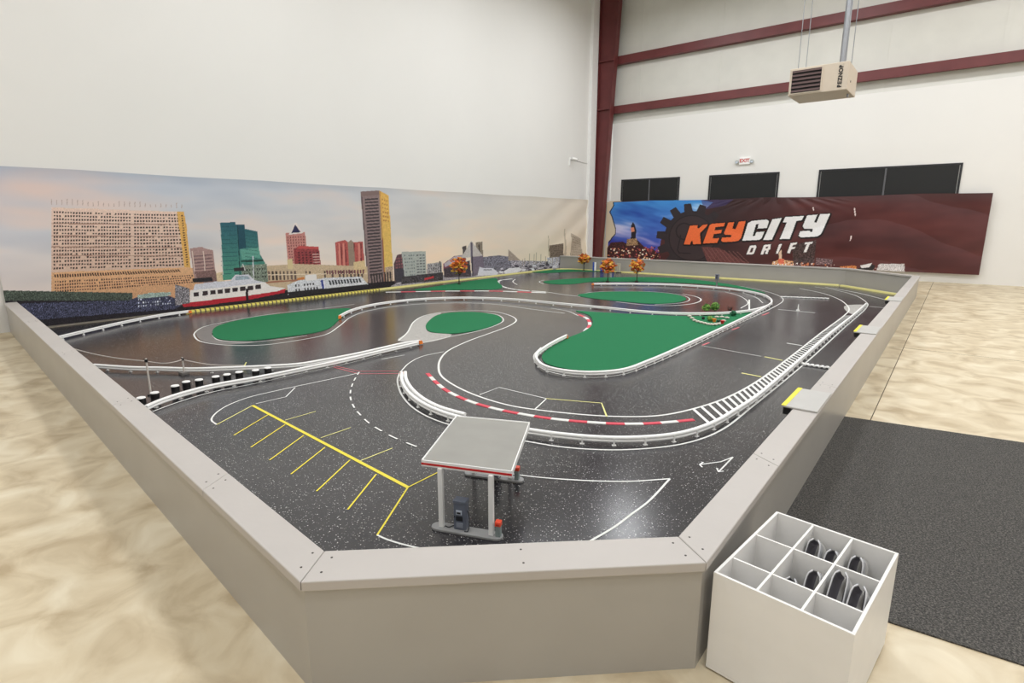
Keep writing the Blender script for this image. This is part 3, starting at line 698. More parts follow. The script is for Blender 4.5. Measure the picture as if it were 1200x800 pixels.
# ------------------------------------------------------------------ printed banners
class Canvas:
    """rows x cols of print colour on a flat sheet; shapes are given as photo pixels turned into sheet positions"""
    def __init__(s, U, V, conv): s.U, s.V, s.conv = U, V, conv; s.c = np.zeros((len(V), len(U), 3))
    def uv(s, pts): return np.array([s.conv(*p) for p in pts])
    def mask(s, q):
        i0, i1 = np.searchsorted(s.U, [q[:, 0].min(), q[:, 0].max()]); j0, j1 = np.searchsorted(s.V, [q[:, 1].min(), q[:, 1].max()])
        if i1 <= i0 or j1 <= j0: return None
        X, Y = np.meshgrid(s.U[i0:i1], s.V[j0:j1]); m = np.zeros(X.shape, bool); n = len(q)
        for k in range(n):
            x0, y0 = q[k]; x1, y1 = q[(k+1) % n]
            if y0 == y1: continue
            c = ((y0 > Y) != (y1 > Y)) & (X < (x1-x0)*(Y-y0)/(y1-y0)+x0); m ^= c
        return i0, i1, j0, j1, m
    def poly(s, pts, rgb, noise=0., rgb2=None, a=1.):
        r = s.mask(s.uv(pts))
        if r is None: return
        i0, i1, j0, j1, m = r; sub = s.c[j0:j1, i0:i1]
        col = np.ones(sub.shape)*np.array(rgb)
        if rgb2 is not None:
            g = np.linspace(1, 0, j1-j0)[:, None, None]; col = np.array(rgb)*(1-g)+np.array(rgb2)*g
        if noise: col = col*(1+noise*rng.normal(size=m.shape)[..., None])
        sub[m] = sub[m]*(1-a)+np.clip(col, 0, 255)[m]*a
    def grid(s, q, nx, ny, fx, fy, rgb, skip=0., x0=.02, y0=.02, x1=.98, y1=.98, jit=0):
        TL, TR, BR, BL = [np.array(p, float) for p in q]
        def P(u, v): return tuple((TL*(1-u)+TR*u)*(1-v)+(BL*(1-u)+BR*u)*v)
        for j in range(ny):
            for i in range(nx):
                if skip and random.random() < skip: continue
                u0 = x0+(x1-x0)*(i+(1-fx)/2)/nx; u1 = u0+(x1-x0)*fx/nx; v0 = y0+(y1-y0)*(j+(1-fy)/2)/ny; v1 = v0+(y1-y0)*fy/ny
                c = np.array(rgb)*(1+jit*(random.random()-.5))
                s.poly([P(u0,v0), P(u1,v0), P(u1,v1), P(u0,v1)], c)
    def line(s, pts, w, rgb):
        for a, b in zip(pts[:-1], pts[1:]):
            d = np.array(b, float)-np.array(a, float); d /= np.linalg.norm(d); n = np.array([-d[1], d[0]])*w/2
            s.poly([tuple(a+n), tuple(b+n), tuple(b-n), tuple(a-n)], rgb)
def fbm(X, Y, seed, octs=4):
    r = np.random.RandomState(seed); o = np.zeros_like(X); a = 1.
    for k in range(octs):
        for _ in range(4):
            t = r.rand()*6.28; ph = r.rand()*6.28; f = 2.**k
            o += a*.25*np.sin(f*(X*math.cos(t)+Y*math.sin(t))+ph+1.3*np.sin(f*.7*(Y*math.cos(t)-X*math.sin(t))+ph*2))
        a *= .55
    return o
def print_material(name, rough, spec):
    m = bpy.data.materials.new(name); m.use_nodes = True; nt = m.node_tree; b = nt.nodes['Principled BSDF']
    at = nt.nodes.new('ShaderNodeVertexColor'); at.layer_name = 'print'; nt.links.new(at.outputs['Color'], b.inputs['Base Color'])
    b.inputs['Roughness'].default_value = rough; b.inputs['Specular IOR Level'].default_value = spec; return m
def sheet(name, cv, pos, m, parent, loc):
    """cv canvas; pos(U,V meshgrid) -> (N,3)"""
    nr, nc = cv.c.shape[:2]; X, Y = np.meshgrid(cv.U, cv.V); co = pos(X, Y).reshape(-1, 3)-np.array(loc)
    idx = np.arange(nr*nc).reshape(nr, nc); q = np.stack([idx[:-1, :-1], idx[:-1, 1:], idx[1:, 1:], idx[1:, :-1]], -1).reshape(-1, 4)
    me = bpy.data.meshes.new(name); me.vertices.add(nr*nc); me.vertices.foreach_set('co', co.ravel())
    me.loops.add(q.size); me.loops.foreach_set('vertex_index', q.ravel().astype(np.int32))
    me.polygons.add(len(q)); me.polygons.foreach_set('loop_start', np.arange(0, q.size, 4, dtype=np.int32)); me.polygons.foreach_set('loop_total', np.full(len(q), 4, np.int32))
    me.update(calc_edges=True)
    c = np.clip(cv.c, 0, 255).reshape(-1, 3)/255; c = np.where(c <= .04045, c/12.92, ((c+.055)/1.055)**2.4)
    ca = me.color_attributes.new('print', 'FLOAT_COLOR', 'POINT'); ca.data.foreach_set('color', np.c_[c, np.ones(len(c))].ravel().astype(np.float32))
    me.polygons.foreach_set('use_smooth', [True]*len(me.polygons)); me.materials.append(m); me.update()
    o = bpy.data.objects.new(name, me); COL.objects.link(o); o.parent = parent; return o

# ---- skyline banner on the left wall
XBN = -10.965
ZB0, ZB1 = .03, 2.41
Ucols = np.array([atX(x, 260, XBN)[0] for x in np.arange(-12, 690.5, .62)]); Ucols = np.sort(Ucols)
Vrows = np.linspace(ZB0, ZB1, 250)
cv = Canvas(Ucols, Vrows, lambda x, y: atX(x, y, XBN))
X, Y = np.meshgrid(Ucols, Vrows)
f = np.clip((Y-ZB0)/(ZB1-ZB0), 0, 1)[..., None]; g = np.clip((X-2)/16, 0, 1)[..., None]
top = np.array([176, 186, 204])*(1-g)+np.array([222, 210, 192])*g; mid = np.array([208, 203, 205])*(1-g)+np.array([230, 214, 190])*g; low = np.array([244, 218, 198])*(1-g)+np.array([230, 214, 184])*g
tt = np.clip((f-.45)/.5, 0, 1); cv.c = (low*(1-np.clip(f/.55, 0, 1))+mid*np.clip(f/.55, 0, 1))*(1-tt)+top*tt
cl = fbm(X*.8-Y*.9, (Y+X*.12)*3.2, 3)[..., None]
cv.c = cv.c+np.clip(cl, 0, 1)*np.array([30, 4, -14])*(1-g)*1.2-np.clip(-cl, 0, 1)*np.array([26, 20, 12])*(1-g)
cv.c = np.clip(cv.c*1.02-np.clip((f-.93)/.07, 0, 1)*12, 0, 250)
# hotel (runs on to the left), podium
H1 = [(60,243),(211,248),(219,314),(60,319)]
cv.poly(H1, (228,196,178), .04, (214,178,156)); 
for k in range(26): cv.line([(60+k*6.1, 240+k*.15), (60+k*6.1, 232+k*.2+random.random()*4)], .7, (176,150,140))
cv.grid(((155,248),(210,249),(217,313),(155,315)), 16, 17, .6, .5, (56,38,38), .06, jit=.5)
cv.grid(((60,245),(155,248),(155,315),(60,318)), 28, 17, .6, .5, (56,38,38), .06, jit=.5)
for yy in (263, 277, 290, 300): cv.line([(60, yy-1), (213, yy)], 1.1, (170,128,112))
cv.poly([(207,248),(215,248),(218,264),(223,313),(216,315)], (226,170,84), .06); cv.grid(((210,250),(215,250),(222,312),(217,313)), 1, 21, .45, .5, (90,54,40))
cv.poly([(60,319),(220,313),(237,316),(240,334),(215,352),(60,356)], (226,172,124), .06, (206,150,108))
cv.grid(((60,321),(212,315),(216,319),(60,326)), 50, 1, .6, .8, (70,46,40)); cv.grid(((60,328),(232,321),(236,331),(60,344)), 58, 4, .55, .55, (80,50,42), .05, jit=.5)
# mauve blocks
cv.poly([(222,291),(236,289),(240,291),(249,293),(254,331),(228,331)], (170,134,128), .05); cv.grid(((225,298),(248,296),(252,320),(228,322)), 1, 6, 1, .35, (120,90,92))
cv.line([(225,294),(228,318)], 1.2, (214,190,176)); cv.line([(238,294),(240,318)], 1.2, (214,190,176))
cv.poly([(228,318),(252,316),(255,331),(232,331)], (128,96,92), .12); cv.poly([(253,320),(262,318),(263,333),(254,333)], (216,190,150), .06)
# teal glass block
cv.poly([(257,261),(275,260),(276,263),(286,263),(287,268),(301,271),(304,297),(312,311),(313,326),(261,328)], (38,92,108), .06, (74,150,122))
cv.poly([(277,263),(286,263),(288,290),(280,292)], (30,76,92), .05); cv.poly([(281,292),(303,290),(305,302),(283,304)], (90,158,140), .05)
for k in range(12): cv.line([(258.5, 266+k*5), (276+k*.3, 265+k*5)], .5, (30,78,88)); cv.line([(287, 271+k*4.2), (301.5, 273+k*4.2)], .5, (36,84,88))
cv.line([(282,306),(308,305)], 2.2, (36,66,58)); cv.line([(278,264),(281,322)], .9, (24,60,66)); cv.line([(257.5,262),(261,322)], .8, (190,196,190))
# spire, brick and red blocks
cv.poly([(334,273),(357,272),(359,288),(360,308),(337,309)], (196,128,118), .08); cv.grid(((335,276),(357,275),(359,306),(338,307)), 7, 9, .45, .55, (130,70,68))
cv.poly([(338,275),(345,261),(347,261),(355,273)], (224,212,206)); cv.poly([(341,273),(345.5,263),(352,272)], (44,44,82))
cv.poly([(344,292),(350,288),(373,289),(376,313),(345,314)], (150,60,62), .12); cv.poly([(346,291),(351,288),(373,289),(373,292)], (196,74,72)); cv.grid(((347,294),(374,294),(376,312),(348,313)), 6, 6, .5, .5, (84,36,42), jit=.5); cv.grid(((365,296),(375,296),(376,312),(366,312)), 1, 5, .9, .3, (214,170,160))
cv.poly([(392,284),(404,281),(408,284),(425,283),(427,314),(394,314)], (184,84,78), .08)
for x in (397, 402, 412, 420): cv.line([(x, 285), (x+1.2, 313)], 2.2, (214,128,112)); cv.line([(x+2.4, 285), (x+3.4, 313)], 1., (110,44,48))
cv.poly([(407,284),(411,281),(414,284),(416,313),(409,313)], (150,128,110), .05)
# tall tower
cv.poly([(422,225),(444,223),(450,332),(431,334)], (138,116,114), .06); cv.grid(((426,230),(443,229),(448.5,324),(433,326)), 1, 25, .96, .5, (66,56,60)); cv.line([(423,225),(431,332)], 1.4, (98,80,82)); cv.poly([(422,224),(444,223),(444.5,228),(423,230)], (128,104,100))
cv.poly([(444,223),(455,229),(461,331),(450,332)], (224,172,78), .06, (226,190,96)); cv.grid(((446,230),(454,233),(456,262),(448,261)), 3, 6, .6, .4, (186,124,60)); cv.line([(445,224),(450.5,331)], 1., (170,98,56)); cv.poly([(451,313),(460,312),(461,331),(451,332)], (176,150,128), .15)
cv.grid(((432,320),(459,317),(460,331),(434,333)), 8, 1, .55, .9, (60,52,54))
# low pavilion blocks behind the boats
cv.poly([(308,312),(345,309),(430,312),(431,336),(309,342)], (198,172,138), .06)
cv.grid(((310,316),(428,316),(429,326),(311,330)), 26, 1, .5, .8, (96,76,68), .2, jit=.6); cv.line([(309,322),(430,320)], 1., (226,206,176)); cv.line([(309,331),(350,328)], 2, (168,110,84)); cv.poly([(282,311),(312,309),(314,330),(284,333)], (120,132,116), .2); cv.grid(((284,314),(312,312),(313,326),(285,328)), 9, 3, .5, .5, (60,64,58), .2)
cv.poly([(336,304),(342,303),(343,315),(337,315)], (212,190,140)); cv.poly([(414,307),(427,305),(429,320),(415,320)], (214,186,136), .06)
cv.grid(((380,316),(428,315),(428,321),(381,322)), 14, 1, .6, .8, (120,70,76))
# dark navy strip along the foot of the print
cv.poly([(0,352),(60,352),(155,352),(215,350),(300,342),(360,338),(430,332),(470,328),(520,322),(520,345),(155,392),(-20,412)], (38,34,40), .25)
cv.poly([(0,340),(155,343),(155,352),(0,352)], (70,80,70), .3)
# small blue boats at the far left
cv.poly([(0,356),(150,352),(163,347),(196,346),(207,350),(213,357),(205,362),(150,366),(0,378)], (60,62,84), .45); cv.grid(((160,349),(205,347),(208,356),(160,361)), 16, 3, .5, .5, (190,196,214), .4, jit=.5)
cv.poly([(160,346),(175,343),(200,342),(200,346),(162,350)], (150,170,160), .2)
# red ferry
cv.poly([(212,355),(223,353.5),(289,346.3),(334.5,338.2),(333,342.8),(289,351.5),(232,358.5),(215,359.5)], (188,34,50), .07)
cv.poly([(222.5,340),(269,335.3),(310,330.6),(316,335),(334.5,337.6),(325,341),(289,346.5),(222,354)], (230,224,220), .03)
cv.poly([(228,333),(250,330),(270,328.5),(275,322),(291,321.5),(298,328),(310,330.6),(269,335.6),(226,340)], (206,206,216), .06); cv.poly([(276,323.5),(290,323),(293,327),(275,328)], (150,168,180), .1)
cv.poly([(225,326),(248,324.5),(249,329),(226,331)], (40,38,42), .2); cv.line([(296,300),(297,331)], 1., (214,214,220)); cv.line([(284,309),(287,317)], .9, (220,214,214)); cv.line([(274,316),(286,315)], 4, (54,44,50))
for i, x in enumerate((226.5,237,246,254.5,263,272,281,290,299)):
    y = 344.2-(x-226.5)*.118; cv.poly([(x,y-1.7),(x+6.2,y-2.3),(x+6.4,y+2.6),(x+.2,y+3.3)], (58,46,50), .2)
cv.line([(289,338),(289.5,352)], 3, (40,28,34)); cv.poly([(205,333),(222,338),(222,355),(205,358)], (120,116,122), .4)
# white excursion boat
cv.poly([(336,334),(350,328),(370,327),(380,325.5),(423,324),(431,333),(400,339),(350,345),(337,346)], (206,208,214), .1); cv.grid(((383,328),(423,325.5),(425,331),(385,334.5)), 11, 1, .6, .85, (52,56,64)); cv.grid(((340,332),(372,329),(374,340),(341,343)), 9, 2, .5, .5, (60,60,66), .3); cv.line([(376.5,328),(379.5,343)], 2.6, (48,64,150)); cv.line([(379,329),(381,342)], 1.2, (230,230,236)); cv.poly([(337,342),(430,333),(432,337),(338,348)], (40,38,42), .2); cv.line([(348,327),(356,326)], 3, (206,124,60)); cv.poly([(357,322),(370,321),(371,328),(358,329)], (228,222,218))
# right half: promenade
cv.poly([(458,335),(470,328),(520,322),(600,316),(690,308),(690,320),(600,327),(520,336),(455,345)], (156,150,158), .2)
cv.poly([(461,309),(465,298.5),(472,297),(474,329),(462,331)], (92,64,70), .12); cv.grid(((463,301),(471,300),(473,314),(463,316)), 3, 4, .5, .5, (150,90,96)); cv.poly([(462,315),(473,314),(474,330),(463,331)], (66,62,72), .1)
cv.poly([(470,295),(498.5,294.2),(499.5,325),(474,327)], (168,172,166), .05); cv.grid(((472,297),(486,296.5),(487,324),(475,325)), 5, 7, .55, .45, (122,132,132), .1, jit=.4); cv.grid(((487,297),(498,296.5),(499,324),(488,324.5)), 3, 8, .7, .4, (98,100,104), .1, jit=.4)
cv.poly([(500,309),(517,307),(518,324),(500,326)], (160,154,156), .2); cv.grid(((501,310),(517,308),(518,322),(501,324)), 6, 4, .5, .5, (92,86,92), .25); cv.line([(515,306),(516.5,318)], 1.4, (64,66,72))
cv.poly([(470,324),(519,319),(519,328),(470,333)], (64,60,64), .45); cv.line([(497,327),(508,324.5)], 2.4, (200,60,66))
cv.poly([(541.5,289),(546,287.5),(547,300),(542,300)], (80,72,72), .15); cv.poly([(557,284),(565,283),(566,300),(558,300)], (142,128,112), .1); cv.line([(561,286),(562,296)], 1.4, (70,62,60))
cv.poly([(519,309),(532,300),(542,298.5),(546,303),(541,320),(520,324)], (128,70,86), .1); cv.poly([(520,309),(532,300.5),(542,298.8),(544,301),(521,313)], (180,168,180), .05); cv.poly([(520,315),(550,305),(552,324),(520,325)], (74,64,72), .25)
cv.poly([(540,302),(552,282),(566,300)], (196,186,180), .04); cv.poly([(551,284),(553.5,284),(554,301),(566,299.5),(567,319),(553,324),(551,300)], (112,102,118), .06); cv.line([(552.5,284),(553.5,323)], 1., (66,60,70))
cv.poly([(554,300.5),(566,299.6),(567,318),(554,320)], (120,108,124), .08)
cv.poly([(566,301),(584,299),(600,301),(600,318),(567,320)], (112,110,122), .4); cv.poly([(559,323),(561.5,312.5),(566,314),(577,314),(584,319.5),(582,322)], (214,214,226), .03); cv.line([(566,316),(576,316)], 1.2, (120,120,132))
cv.poly([(595.6,292.3),(610,305.5),(595.6,305.5)], (168,152,138), .08)
cv.poly([(598,305),(640,306),(665,301),(690,300),(690,313),(600,322)], (150,144,156), .45); cv.poly([(640,302),(650,300),(662,298),(662,314),(646,316)], (186,184,196), .3)
for k in range(44):
    x = 584+random.random()*100; y = 320-(x-584)*.085-random.random()*8; c = random.choice(((226,226,234),(206,204,216),(70,64,78),(92,84,96))); cv.poly([(x,y),(x+2+3*random.random(),y-.6),(x+4,y+1.6),(x+.5,y+2)], c)
cv.poly([(590,318),(596,314),(608,313),(612,316),(604,320),(592,321)], (222,222,230), .04)
for k in range(26): x = 612+k*2.7; cv.line([(x, 311-(x-612)*.08), (x, 296-(x-612)*.02+random.random()*8)], .35, (160,146,128))
cv.poly([(643,287.5),(660,285),(660,300),(644,302)], (126,110,94), .1); cv.grid(((644,288),(660,286),(660,299),(645,301)), 7, 5, .5, .5, (84,72,62), .1)
cv.poly([(669,273),(681,280),(682,300),(669,301)], (186,170,148), .06); cv.grid(((670,275),(681,281),(682,299),(670,300)), 6, 8, .5, .5, (150,134,116), .1); cv.poly([(661,268),(662,268),(664,300),(661,300)], (196,180,156)); cv.line([(642,276),(643,300)], .6, (150,136,100))
cv.c = np.clip(cv.c*.86+cv.c.mean(-1, keepdims=True)*.14, 0, 255)*1.03
def ban_pos(X, Y):
    fx = np.clip((X-14.5)/4.5, 0, 1); fold = .022*fx*np.sin((Y*3.2-(X-19.5)*1.6)*2.2)+.006*fbm(X*1.1, Y*1.4, 9)+.012*np.clip(fbm(X*.9+Y*1.2, Y*2.2-X*.5, 21), -1, 1)*(.4+.6*fx)
    sag = -.012*np.abs(np.sin(X*1.05))*np.clip((Y-1.9)/.5, 0, 1)
    return np.stack([XBN+.012+fold, X, Y+sag], -1)
sk = thing('skyline_banner', 'long printed banner of a harbour city skyline with boats along the left wall', 'banner', (XBN, Ucols[0], ZB0))
sheet('print_sheet', cv, ban_pos, print_material('skyline_print', .55, .3), sk, (XBN, Ucols[0], ZB0))
# its end wraps the corner behind the column
cw_ = Canvas(np.linspace(-10.95, -9.95, 40), np.linspace(ZB0, 2.37, 40), None); Xc, Yc = np.meshgrid(cw_.U, cw_.V); cw_.c[:] = (214,200,176); cw_.c += (fbm(Xc*6, Yc*2, 4)*8)[..., None]
sheet('wrapped_end', cw_, lambda X, Y: np.stack([X, YB-.045-.012*np.sin(X*16+Y*2.), Y], -1), bpy.data.materials['skyline_print'], sk, (XBN, Ucols[0], ZB0))

# ---- brown club banner on the back wall
YBN = YB-.10
U2 = np.linspace(atY(710.5, 260, YBN)[0], .55, 720); V2 = np.linspace(.25, 2.36, 190)
c2 = Canvas(U2, V2, lambda x, y: atY(x, y, YBN)); X, Y = np.meshgrid(U2, V2)
n1 = fbm(X*.9+Y*.5, Y*3.2-X*.3, 31)[..., None]; n2 = fbm(X*3, Y*3, 5)[..., None]
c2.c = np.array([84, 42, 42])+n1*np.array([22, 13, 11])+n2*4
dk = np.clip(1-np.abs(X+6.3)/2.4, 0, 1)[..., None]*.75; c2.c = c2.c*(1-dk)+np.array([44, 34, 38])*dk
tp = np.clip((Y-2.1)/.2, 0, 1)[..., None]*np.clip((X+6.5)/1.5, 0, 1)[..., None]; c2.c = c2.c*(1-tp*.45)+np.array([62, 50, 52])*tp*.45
# blue sky section with torn left edge
lb = [(719,236),(760,235),(800,233.5),(822,233),(836,236),(820,250),(790,262),(775,280),(770,306),(712,306),(712,284),(717,276),(721,268),(717,254),(714,248),(719,240)]
r = c2.mask(c2.uv(lb)); i0, i1, j0, j1, m = r; sub = c2.c[j0:j1, i0:i1]; Xs, Ys = X[j0:j1, i0:i1], Y[j0:j1, i0:i1]
hb = np.clip((Ys-.5)/1.8, 0, 1)[..., None]; blue = np.array([66, 70, 168])*(1-hb)+np.array([64, 142, 216])*hb
cs = fbm(Xs*1.2, Ys*5+Xs*.8, 13)[..., None]; blue = blue+np.clip(cs*1.2, 0, 1)*np.array([130, 92, 44]); blue = blue-np.clip(-cs-.2, 0, 1)*np.array([30, 50, 40]); sub[m] = np.clip(blue, 0, 255)[m]
c2.poly([(822,233),(860,233),(850,240),(825,245)], (70,64,120), .05, a=.6)
# beige wall strip left of the torn edge, with its dark outline
c2.poly([(700,230),(719,236),(719,240),(714,248),(717,254),(721,268),(721,274),(717,279),(713,283),(711,310),(700,310)], (214,200,176))
c2.line([(719,236),(719.4,240),(715,248),(717.5,254),(721.6,268),(721.4,274),(717,279),(714,284)], 1.1, (26,28,44))
# night town at the foot
c2.poly([(712,290),(716,284),(730,283),(736,286),(748,282),(756,290),(766,292),(776,300),(776,310),(711,310)], (58,30,34), .4)
c2.poly([(740,264),(742,260),(744,263),(746,270),(745,278),(750,285),(736,285),(740,277)], (36,30,40)); c2.poly([(739,267),(743,266),(744,271),(740,272)], (220,140,110)); c2.poly([(735,280),(746,279),(748,287),(734,288)], (150,120,90), .3)
for k in range(190):
    x = 712+random.random()*62; y = 288+random.random()*18; c = random.choice(((236,190,150),(210,120,90),(180,80,80),(90,40,44),(40,24,30),(246,226,210),(130,60,70))); w = .5+1.4*random.random(); c2.poly([(x,y),(x+w,y),(x+w,y+w),(x,y+w)], c)
# gear
gc = (811, 279); gp = []
for k in range(14):
    a0 = k*2*math.pi/14+.1
    for da, rr in ((-.155, 33), (-.10, 42.5), (.10, 42.5), (.155, 33)): gp.append((gc[0]+math.cos(a0+da)*rr*.98, gc[1]+math.sin(a0+da)*rr*.98))
c2.poly(gp, (48, 40, 45), .04)
def ring(cx, cy, r0, r1, rgb):
    for k in range(48):
        a, b = k*2*math.pi/48, (k+1)*2*math.pi/48; c2.poly([(cx+math.cos(a)*r0, cy+math.sin(a)*r0), (cx+math.cos(b)*r0, cy+math.sin(b)*r0), (cx+math.cos(b)*r1, cy+math.sin(b)*r1), (cx+math.cos(a)*r1, cy+math.sin(a)*r1)], rgb)
ring(gc[0], gc[1], 0, 27, (58, 46, 50)); ring(gc[0], gc[1], 26, 27.2, (36, 30, 34))
ring(gc[0]-9, gc[1]-8, 8.6, 10.2, (36, 30, 34)); c2.line([(798,275),(794,293),(797,297)], 1.4, (36,30,34)); c2.line([(795,296),(810,297)], 1.4, (36,30,34))
# cracked lower flow
c2.poly([(822,289),(842,290),(878,309),(830,309)], (104,62,62), .15)
for k in range(9): c2.line([(824+k*5, 290+k*.6), (836+k*5.2, 308)], .5, (140,96,92))
# lettering
Z1 = lambda pts: [(795+a/11.94, 245+b/11.94) for a, b in pts]; Z2 = lambda pts: [(880+a/11.94, 245+b/11.94) for a, b in pts]
LK = [Z1([(165,230),(275,224),(268,262),(290,268),(345,220),(412,212),(395,245),(310,330),(305,350),(318,488),(207,490),(202,452),(192,440),(180,452),(165,492),(78,492)]),
      Z1([(440,222),(470,205),(655,190),(640,238),(520,252),(508,297),(612,287),(598,337),(500,348),(480,410),(575,405),(545,470),(345,480)]),
      Z1([(700,188),(785,180),(757,270),(800,280),(850,175),(945,165),(880,400),(845,440),(790,452),(625,460),(600,440),(615,395),(735,393),(748,362),(655,357),(640,335)])]
LC = [Z2([(-40,195),(15,165),(215,145),(250,160),(250,190),(225,265),(95,272),(112,205),(75,212),(25,378),(58,372),(75,322),(190,312),(150,410),(115,430),(-120,440),(-105,400)]),
      Z2([(305,140),(435,122),(295,428),(172,432)]), Z2([(485,110),(745,95),(715,155),(640,165),(545,415),(405,418),(505,185),(450,182)]),
      Z2([(790,88),(935,75),(887,180),(918,190),(970,70),(1112,62),(985,345),(930,382),(700,395),(670,370),(690,310),(822,300),(838,320),(862,318),(866,277),(745,272),(725,240)])]
LD = [Z2([(-10,510),(70,503),(80,530),(45,620),(15,634),(-62,634)]), Z2([(185,500),(285,490),(272,560),(250,572),(240,627),(203,627),(213,578),(195,580),(175,632),(138,632)]),
      Z2([(398,490),(440,485),(382,620),(352,618)]), Z2([(560,475),(650,465),(640,492),(592,500),(580,530),(625,528),(615,552),(570,560),(547,615),(508,612)]), Z2([(762,465),(870,455),(860,482),(828,486),(777,602),(738,600),(788,490),(752,492)])]
for pts in LK+LC:
    for k in range(10):
        a = k*math.pi/5; c2.poly([(x+math.cos(a)*1.7+.5, y+math.sin(a)*1.6+.4) for x, y in pts], (20, 15, 18))
for pts in LD:
    for k in range(8):
        a = k*math.pi/4; c2.poly([(x+math.cos(a)*.8, y+math.sin(a)*.8) for x, y in pts], (36, 22, 26))
# waterfront under the lettering
c2.poly([(928,287),(957,281),(954,308),(930,308)], (64,50,50), .5); c2.poly([(957,302),(976,304),(975,310),(956,310)], (110,88,90), .35)
for pts in LK: c2.poly(pts, (238, 112, 62), .03)
for pts in LC: c2.poly(pts, (236, 235, 236), .015)
for pts in LD: c2.poly(pts, (240, 236, 236), .02)
c2.poly(Z2([(8,543),(42,538),(20,605),(-16,606)]), (66,36,38)); c2.poly(Z2([(213,525),(247,521),(239,547),(207,550)]), (66,36,38))
c2.poly([(905,307),(914,304),(930,306),(930,312),(905,312)], (214,150,110), .3); c2.poly([(913,296),(916,292),(916.5,306),(913,307)], (226,196,170)); c2.poly([(912,303),(919,303),(919,309),(912,309)], (214,110,84), .1)
for k in range(120):
    x = 905+random.random()*135; y = 305+(x-905)*.06+random.random()*6; c = random.choice(((230,210,200),(200,120,80),(60,34,36),(90,60,60),(240,236,236))); w = .6+1.4*random.random(); c2.poly([(x,y),(x+w,y),(x+w,y+w),(x,y+w)], c)
c2.poly([(985,312),(1004,311),(1004,318),(985,318)], (206,120,70), .3); c2.poly([(1006,314),(1020,309),(1026,311),(1022,318),(1005,318)], (40,36,38)); c2.poly([(1008,311),(1022,308),(1019,313),(1010,314)], (226,222,222)); c2.poly([(1030,309),(1060,309),(1060,326),(1026,320)], (206,200,200), .15)
for p in ([(953,242),(954,246.5)], [(1001.5,243),(1002.5,253)], [(998,276),(996.5,282)]): c2.line(p, 1.2, (240,222,220))
def club_pos(X, Y):
    w = np.clip((X+7.5)/3, 0, 1); fold = .03*w*np.sin(3.2*Y+1.1*np.sin(X*.8)+X*.35)*1.0+.012*fbm(X*1.3, Y*1.6, 17)
    rad = np.clip(1-np.abs(X+4.6)/2.2, 0, 1)*np.clip((Y-1.3)/1., 0, 1); fold = fold+.015*rad*np.sin((X+4.6)/np.maximum(.4, (2.7-Y))*7)
    sag = -.03*np.abs(np.sin((X+1.)*.8))*np.clip((Y-1.8)/.5, 0, 1)
    return np.stack([X, YBN-.01-np.abs(fold)*.9, Y+sag], -1)
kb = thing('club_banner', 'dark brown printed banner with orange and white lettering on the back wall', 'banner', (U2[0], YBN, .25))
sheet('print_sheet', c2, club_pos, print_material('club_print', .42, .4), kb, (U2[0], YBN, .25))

# ------------------------------------------------------------------ wall fittings
# unit heater
M_beige = mat('heater_beige', (204, 190, 172), .5, var=.02); M_louv = mat('louvre_brown', (92, 72, 70), .45); M_dark = mat('heater_dark', (26, 22, 24), .6)
hx0, hx1, hz0, hz1, hy, hd = -3.33, -2.21, 4.29, 4.84, 14.0, 1.0
h = thing('unit_heater', 'beige unit heater with dark louvres hanging in front of the red girt', 'heater', (hx0, hy, hz0))
w, H_ = hx1-hx0, hz1-hz0
body = MB(); body.hexa([(0,0,0),(w,0,0),(w+.02,hd,0),(.02,hd,0)], [(0,0,H_),(w,0,H_),(w+.02,hd,H_-.03),(.02,hd,H_-.03)]).build('casing', M_beige, h, bevel=.012)
MB().box((.05,-.004,.05), (.62,.0,H_-.05)).build('grille_back', M_dark, h)
for k in range(6):
    z = .075+k*.078; MB().hexa([(.055,-.035,z-.012),(.615,-.035,z-.012),(.615,-.004,z+.03),(.055,-.004,z+.03)], [(.055,-.035,z-.006),(.615,-.035,z-.006),(.615,-.004,z+.038),(.055,-.004,z+.038)]).build('louvre', M_louv, h)
MB().box((.03,-.018,.03), (.05,0,H_-.03)).box((.62,-.018,.03), (.64,0,H_-.03)).box((.05,-.018,.03), (.62,0,.05)).box((.05,-.018,H_-.05), (.62,0,H_-.03)).build('grille_frame', M_beige, h)
tm = text_mesh('REZNOR', .105, .002, 1.1); tm.materials.append(mat('black_lettering', (30,28,28), .5))
t = link('lettering', tm, h, (w-.14, -.006, H_*.5)); t.rotation_euler = (math.pi/2, -math.pi/2, 0)
MB().cyl((w+.003,.3,.2), (w+.012,.3,.2), .022, n=12).build('gas_port', M_dark, h); MB().cyl((w-.05,.5,0), (w-.05,.5,-.07), .02, n=10).build('drain_stub', M_steel, h)
for x, y in ((.12,.15),(w-.1,.15),(.12,hd-.15),(w-.1,hd-.15)): MB().cyl((x,y,H_-.03), (x,y,ZC-hz0), .008, n=8).build('hanger_rod', M_steel, h)
MB().cyl((w-.25,.7,H_-.03), (w-.25,.7,ZC-hz0), .06, n=14).build('flue', M_steel, h)
